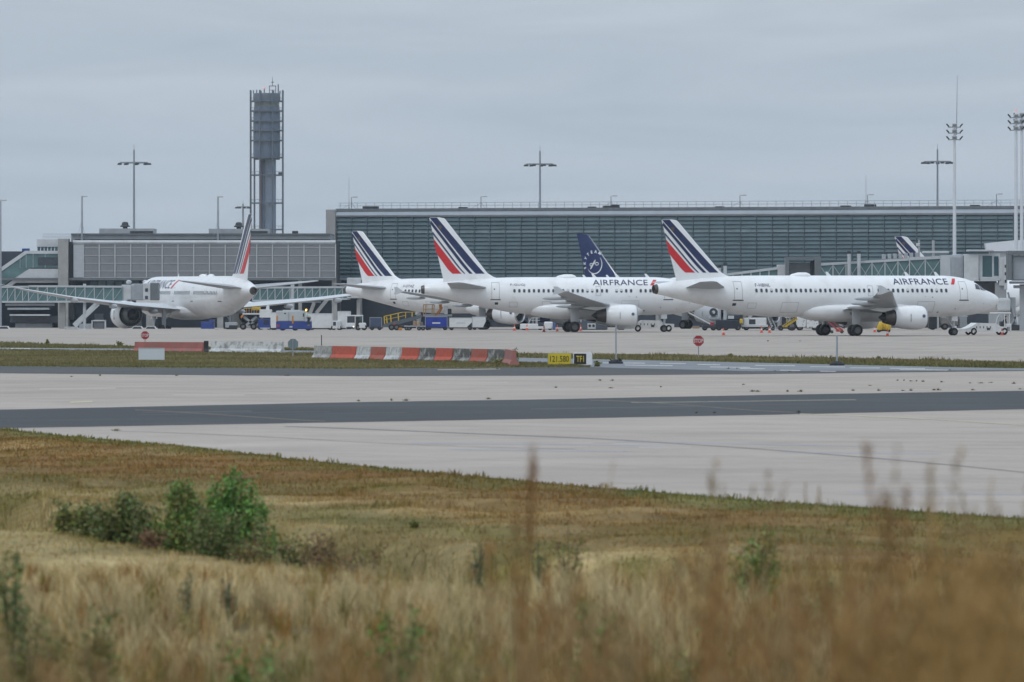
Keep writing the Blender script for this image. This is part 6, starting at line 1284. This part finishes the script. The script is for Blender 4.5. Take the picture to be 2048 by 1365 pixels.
leafy('shrub', 'low reddish-green shrub on the lip below the tallest shrub', 560, 114, 1000, 190, 6500, .06, OC + DC + [(.13, .05, .03)], 5, stems=22, group=SG)
leafy('shrub', 'dark low growth under the yellow-green shrub at the ditch lip', 430, 114.5, 1000, 190, 6500, .06, DC, 6, stems=16, group=SG)
leafy('shrub', 'brown dead scrub on the shaded ditch side beside the tallest shrub', 655, 112, 1045, 150, 2600, .05, WC + [(.13, .10, .06)], 61, stems=34, group=SG)
leafy('shrub', 'low tangle of brown and olive stems at the tapering end of the ditch', 735, 108, 1075, 150, 2000, .05, WC + OC, 62, stems=30, group=SG)
leafy('weed', 'rusty dock weed at the foot of the dark spreading shrub', 300, 115.5, 1050, 90, 700, .05, WC, 63, stems=12, cat='weed')
leafy('weed', 'yellowing weed before the tallest shrub on the ditch lip', 500, 110.5, 1075, 110, 800, .05, OC + WC, 64, stems=14, cat='weed')
leafy('weed', 'single thin leafy weed on the slope right of the tallest shrub', 547, 113, 982, 16, 160, .06, GC, 7, stems=3, cat='weed')
leafy('weed', 'small dark weed sprig above the dark spreading shrub', 271, 119, 965, 28, 220, .06, DC, 8, stems=4, cat='weed')
leafy('weed', 'small yellow-green tuft on the far bank of the ditch', 830, 125, 1030, 34, 260, .05, OC, 9, stems=5, cat='weed')
leafy('weed', 'dark green thistle with upright leaves before the straw bank', 955, 100, 1066, 44, 240, .055, [(.09, .13, .06), (.12, .14, .07), (.16, .13, .07)], 10, stems=6, cat='weed')
leafy('weed', 'grey-green weed just past the dark thistle', 1078, 101, 1060, 50, 260, .055, [(.09, .14, .06), (.14, .15, .07)], 11, stems=6, cat='weed')
leafy('weed', 'tall brownish weed with a dark top by the straw bank', 1135, 98, 1028, 95, 520, .055, OC + WC, 12, stems=10, cat='weed')
leafy('weed', 'broad green weed clump flecked with yellow', 1515, 92, 1055, 150, 1900, .065, GC + OC + [(.34, .26, .03)], 13, stems=18, cat='weed')
leafy('weed', 'dim green weed clump at the foot of the rusty stalks', 1650, 84, 1125, 120, 900, .06, GC + DC, 14, stems=10, cat='weed')
leafy('weed', 'bluish green weed in pale grass near the bank top', 375, 86, 1128, 44, 170, .055, [(.10, .14, .06), (.13, .13, .06)], 15, stems=5, cat='weed')
leafy('weed', 'thin pale green weed in the blond grass', 458, 87, 1135, 46, 130, .05, [(.14, .16, .07), (.16, .15, .08)], 16, stems=5, cat='weed')
leafy('weed', 'tall green weed stalks at the frame edge above the bank', 28, 72, 1048, 85, 900, .055, [(.10, .17, .04), (.13, .18, .05)], 17, stems=9, cat='weed')
for i, (px_, d, top, wpx, lab) in enumerate([(60, 66, 1205, 150, 'dark green leafy clump low at the frame corner'), (510, 63, 1240, 170, 'bright green leafy clump low in the brown stalks'), (210, 64, 1200, 130, 'dim olive clump between brown stalks'), (1180, 66, 1190, 170, 'olive weed clump below the rusty docks'),
                                            (1900, 70, 1090, 160, 'green weed patch behind the amber stalks'), (800, 64, 1215, 140, 'grey-green clump beneath the dock stems'), (1430, 68, 1215, 140, 'dull green clump in front of the blond grass')]):
    leafy('weed', lab, px_, d, top - 25, wpx * 1.2, 1100, .06, (GC + OC) if i % 2 else (DC + OC), 20 + i, stems=9, cat='weed', group='leafy clumps along the near bank')
# soil carries the growth's colour, painted darker for shaded depth between the near tussocks
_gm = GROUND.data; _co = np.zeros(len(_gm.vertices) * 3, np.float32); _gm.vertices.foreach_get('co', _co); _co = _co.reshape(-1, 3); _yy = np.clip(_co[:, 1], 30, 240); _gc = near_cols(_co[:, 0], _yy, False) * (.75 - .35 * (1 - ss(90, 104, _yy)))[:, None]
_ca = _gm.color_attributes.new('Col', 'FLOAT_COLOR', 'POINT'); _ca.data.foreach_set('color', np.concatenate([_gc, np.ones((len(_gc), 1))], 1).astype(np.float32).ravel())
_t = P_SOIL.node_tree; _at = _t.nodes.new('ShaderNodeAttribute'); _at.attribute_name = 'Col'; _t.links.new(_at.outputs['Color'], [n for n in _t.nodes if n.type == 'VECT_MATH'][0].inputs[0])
# tall dry stalks close to the camera, out of focus
def stalk_mesh(seed, H_, heavy=1.0, spread=.16, n=4, sig=.2):
    r = np.random.default_rng(seed); m = MB()
    for s_ in range(n):
        a = r.uniform(0, 6.28); b = (spread * r.uniform(.2, 1) * math.cos(a), spread * r.uniform(.2, 1) * math.sin(a)); h = H_ * (1.0 if s_ == 0 else r.uniform(.8, .98)); pts = [(b[0] * t * t + r.normal() * .006, b[1] * t * t, h * t) for t in np.linspace(0, 1, 5)]
        for i in range(4): m.cyl(pts[i], pts[i + 1], .0042 - i * .0006, .0036 - i * .0006, 4, False)
        for q in range(int(44 * heavy)):
            t = 1 - abs(r.normal(0, sig)); t = max(t, .3); i = min(int(t * 4), 3); f_ = t * 4 - i; c = np.array(pts[i]) * (1 - f_) + np.array(pts[i + 1]) * f_; ln = r.uniform(.025, .07) * (1.2 - .5 * t); an = r.uniform(0, 6.28); e = c + np.array([math.cos(an) * ln * .7, math.sin(an) * ln * .7, ln * .8]); w_ = .0075
            o = np.array([-math.sin(an) * w_, math.cos(an) * w_, .004]); m.add([c, (c + e) / 2 + o, e, (c + e) / 2 - o], [(0, 1, 2, 3)])
    return m
SGRP = 'tall dry stalks close to the viewer'
DRYB = mat('dry_stalk_brown', (.30, .215, .10), .85, var=.25, scale=8); DRYR = mat('dry_dock_rust', (.30, .165, .055), .85, var=.25, scale=8); DRYG = mat('dry_stalk_amber', (.33, .20, .065), .85, var=.2, scale=8)
pos = [(1040, 34, 885, 1.5, 'densest single dry stalk rising over the pale taxiway'), (1180, 40, 925, .5, 'faintest dry stalk, alone past the densest one'), (1395, 36, 918, 1.0, 'forked dry stalk pair leaning apart over the taxiway edge'), (1440, 36, 935, .9, 'dry stalk directly beside the forked pair'), (1500, 38, 938, 1.0, 'upright dry stalk between the forked pair and the twiggy weed'), (1562, 40, 962, .5, 'faint short dry stalk next to the first crisp twiggy weed'), (1600, 62, 958, .7, 'crisp twiggy dry weed over the taxiway edge'), (1655, 62, 962, .7, 'second crisp twiggy weed, slightly shorter'),
       (1745, 31, 885, 1.0, 'tall dry stalk leaning beside the tallest rusty one'), (1792, 30, 880, 1.7, 'tallest rusty stalk with a thick seed head'), (1850, 31, 890, 1.0, 'tall dry stalk leaning away on the far side of the tallest rusty one'), (1965, 38, 955, .9, 'short dry stalk standing between the tallest cluster and the frame edge'), (2000, 36, 945, .9, 'middling dry stalk second from the frame edge'), (2035, 34, 930, 1.0, 'dry stalk tight against the frame edge'), (1925, 40, 975, .6, 'shortest faint stalk beside the tallest cluster')]
for i, (px_, d, top, hv, lab) in enumerate(pos):
    x0 = X(px_, d); zb = float(terrain_z(x0, d)); t = thing('dry_stalk', lab or 'faint dry stalk silhouetted over the taxiway', 'weed', (x0, d, zb - .02), 0, SGRP)
    stalk_mesh(100 + i, Z(top, d) - zb, hv * .85, .16 if hv > 1.2 else .26, 3 if hv < 1.2 else 5, .15).build('stalk', DRYR if hv > 1.4 else DRYB, t)
# the mass of them lower in the picture
def stalk_mass(name, label, n, dfun, pxfun, topfun, m_, seed):
    r = np.random.default_rng(seed); big = MB(); prot = [stalk_mesh(seed * 10 + k, 1.0, r.uniform(.25, .6), .2, 3, .26) for k in range(6)]
    V_, F_, o_ = [], [], 0; pv = [np.array(p.v) for p in prot]
    for i in range(n):
        d = dfun(r); px_ = pxfun(r); x0 = X(px_, d); zb = float(terrain_z(x0, d)); H_ = Z(topfun(r, px_), d) - zb
        if H_ < .15: continue
        k = r.integers(0, 6); a = r.uniform(0, 6.28); c_, s_ = math.cos(a), math.sin(a); v = pv[k]; V_.append(np.stack([x0 + v[:, 0] * c_ - v[:, 1] * s_, d + v[:, 0] * s_ + v[:, 1] * c_, zb + v[:, 2] * H_], -1))
        F_ += [tuple(q + o_ for q in f) for f in prot[k].f]; o_ += len(v)
    me = bpy.data.meshes.new(name); me.from_pydata(np.concatenate(V_).tolist(), [], F_); me.materials.append(m_); struct(inst(name, me), 'stuff', label)
CLP = list(zip([100, 250, 350, 690, 780, 1040, 1100, 1240, 1420, 1520, 1620, 1700, 1780, 1850, 1950], [1275, 1245, 1255, 1195, 1185, 1020, 1150, 1200, 1060, 1130, 1065, 1080, 1090, 1105, 1090]))
stalk_mass('dock_stalks', 'rusty brown dock stalks crowding the near bank', 120, lambda r: r.uniform(19, 44), lambda r: CLP[r.integers(0, len(CLP))][0] + r.normal() * 24, lambda r, p: min(CLP, key=lambda q: abs(q[0] - p))[1] + abs(r.normal()) * 70, DRYR, 41)
stalk_mass('dry_stalks', 'brown dry stalks crowding the near bank', 95, lambda r: r.uniform(20, 50), lambda r: r.uniform(-30, 2080), lambda r, p: r.normal(1300 - 70 * (p > 1000) - 50 * (p > 1600), 60), DRYB, 42)
stalk_mass('amber_stalks', 'amber dry stalks at the frame corner, far out of focus', 62, lambda r: r.uniform(15, 26), lambda r: min(2100, 2080 - abs(r.normal(0, 190))), lambda r, p: r.normal(1130, 70) + (2048 - p) * .35, DRYG, 43)
# tufts in the pavement cracks
tuft = None; TG = 'weed tufts in the pavement joints'
r_ = np.random.default_rng(77); n_ = 46; _x = r_.normal(0, .07, n_); _y = r_.normal(0, .05, n_)
_v, _tr, _c = blades(_x, _y, np.zeros(n_), r_.uniform(.06, .20, n_), np.full(n_, .02), np.array([OLIVE, BROWN, GREEN, BROWN])[r_.integers(0, 4, n_)] * .8, .5); TM = np_mesh('tuft', _v, _tr, 3, _c, VEG)
spots = [(1505, 784), (1515, 784), (1575, 784), (1602, 784), (1706, 782), (1757, 782), (1806, 782), (1822, 782), (1868, 781), (1876, 781), (1945, 781), (2040, 779), (1393, 827), (1429, 827), (1598, 826), (717, 803), (783, 802), (812, 802), (977, 799), (1200, 762), (1225, 762), (1112, 776), (1222, 777), (1322, 775), (1487, 770), (1740, 772), (1795, 762), (1808, 762), (1822, 763), (1833, 763), (1846, 764), (1883, 765), (1940, 767), (1962, 767), (2028, 768), (1983, 766), (1457, 738), (1474, 738), (1550, 743), (1580, 744), (945, 739), (995, 739), (1900, 741), (353, 752), (575, 752), (200, 752), (143, 754), (233, 862), (1600, 683), (1536, 683)]
for px_, py_ in spots:
    x_, y_ = G(px_, py_); o = inst('weed_tuft', TM, None, (x_, y_, .004), (0, 0, r_.uniform(0, 6.28)), (r_.uniform(.35, .9),) * 2 + (r_.uniform(.25, .6),)); tag(o, 'small weed tuft growing from a pavement joint', 'weed', TG)
for i, (px_, py_, top, w_, lab) in enumerate([(1032, 727, 694, 26, 'tall scrubby weeds beside the leaning pink barrier end'), (995, 728, 714, 30, 'green weeds at the foot of the darkest barrier block'), (1195, 734, 722, 24, 'weeds at the white end of the black sign'), (1140, 733, 728, 60, 'low weeds along the foot of the two taxiway signs'), (240, 692, 681, 20, 'dark weed clump at the end of the apron grass strip'), (95, 690, 678, 6, 'single thin weed stem on the apron edge'), (1462, 716, 706, 14, 'wispy weed in the grass strip near the stop sign'), (1758, 722, 712, 10, 'wispy weed in the grass strip past the ballast post')]):
    x_, y_ = G(px_, py_); leafy('weed', lab, px_, y_, top, w_, 260, .12, OC + [(.16, .14, .07)], 50 + i, z0=0.0, stems=7, cat='weed')

# ------------------------------------------------------------------ the air
hz = MB().box(-1450, 1450, -60, 3700, -6, 92).build('haze', bpy.data.materials.new('haze'))
m = hz.data.materials[0]; m.use_nodes = True; t_ = m.node_tree; t_.nodes.clear(); o_ = t_.nodes.new('ShaderNodeOutputMaterial'); pv_ = t_.nodes.new('ShaderNodeVolumePrincipled')
pv_.inputs['Color'].default_value = (.80, .90, 1.0, 1); pv_.inputs['Density'].default_value = 0.00006; pv_.inputs['Anisotropy'].default_value = 0.2
t_.links.new(pv_.outputs[0], o_.inputs['Volume']); struct(hz, 'stuff', 'thin blue-grey haze over the whole airfield')
print('triangles', sum(len(o.data.loop_triangles) or len(o.data.polygons) for o in bpy.data.objects if o.type == 'MESH'))
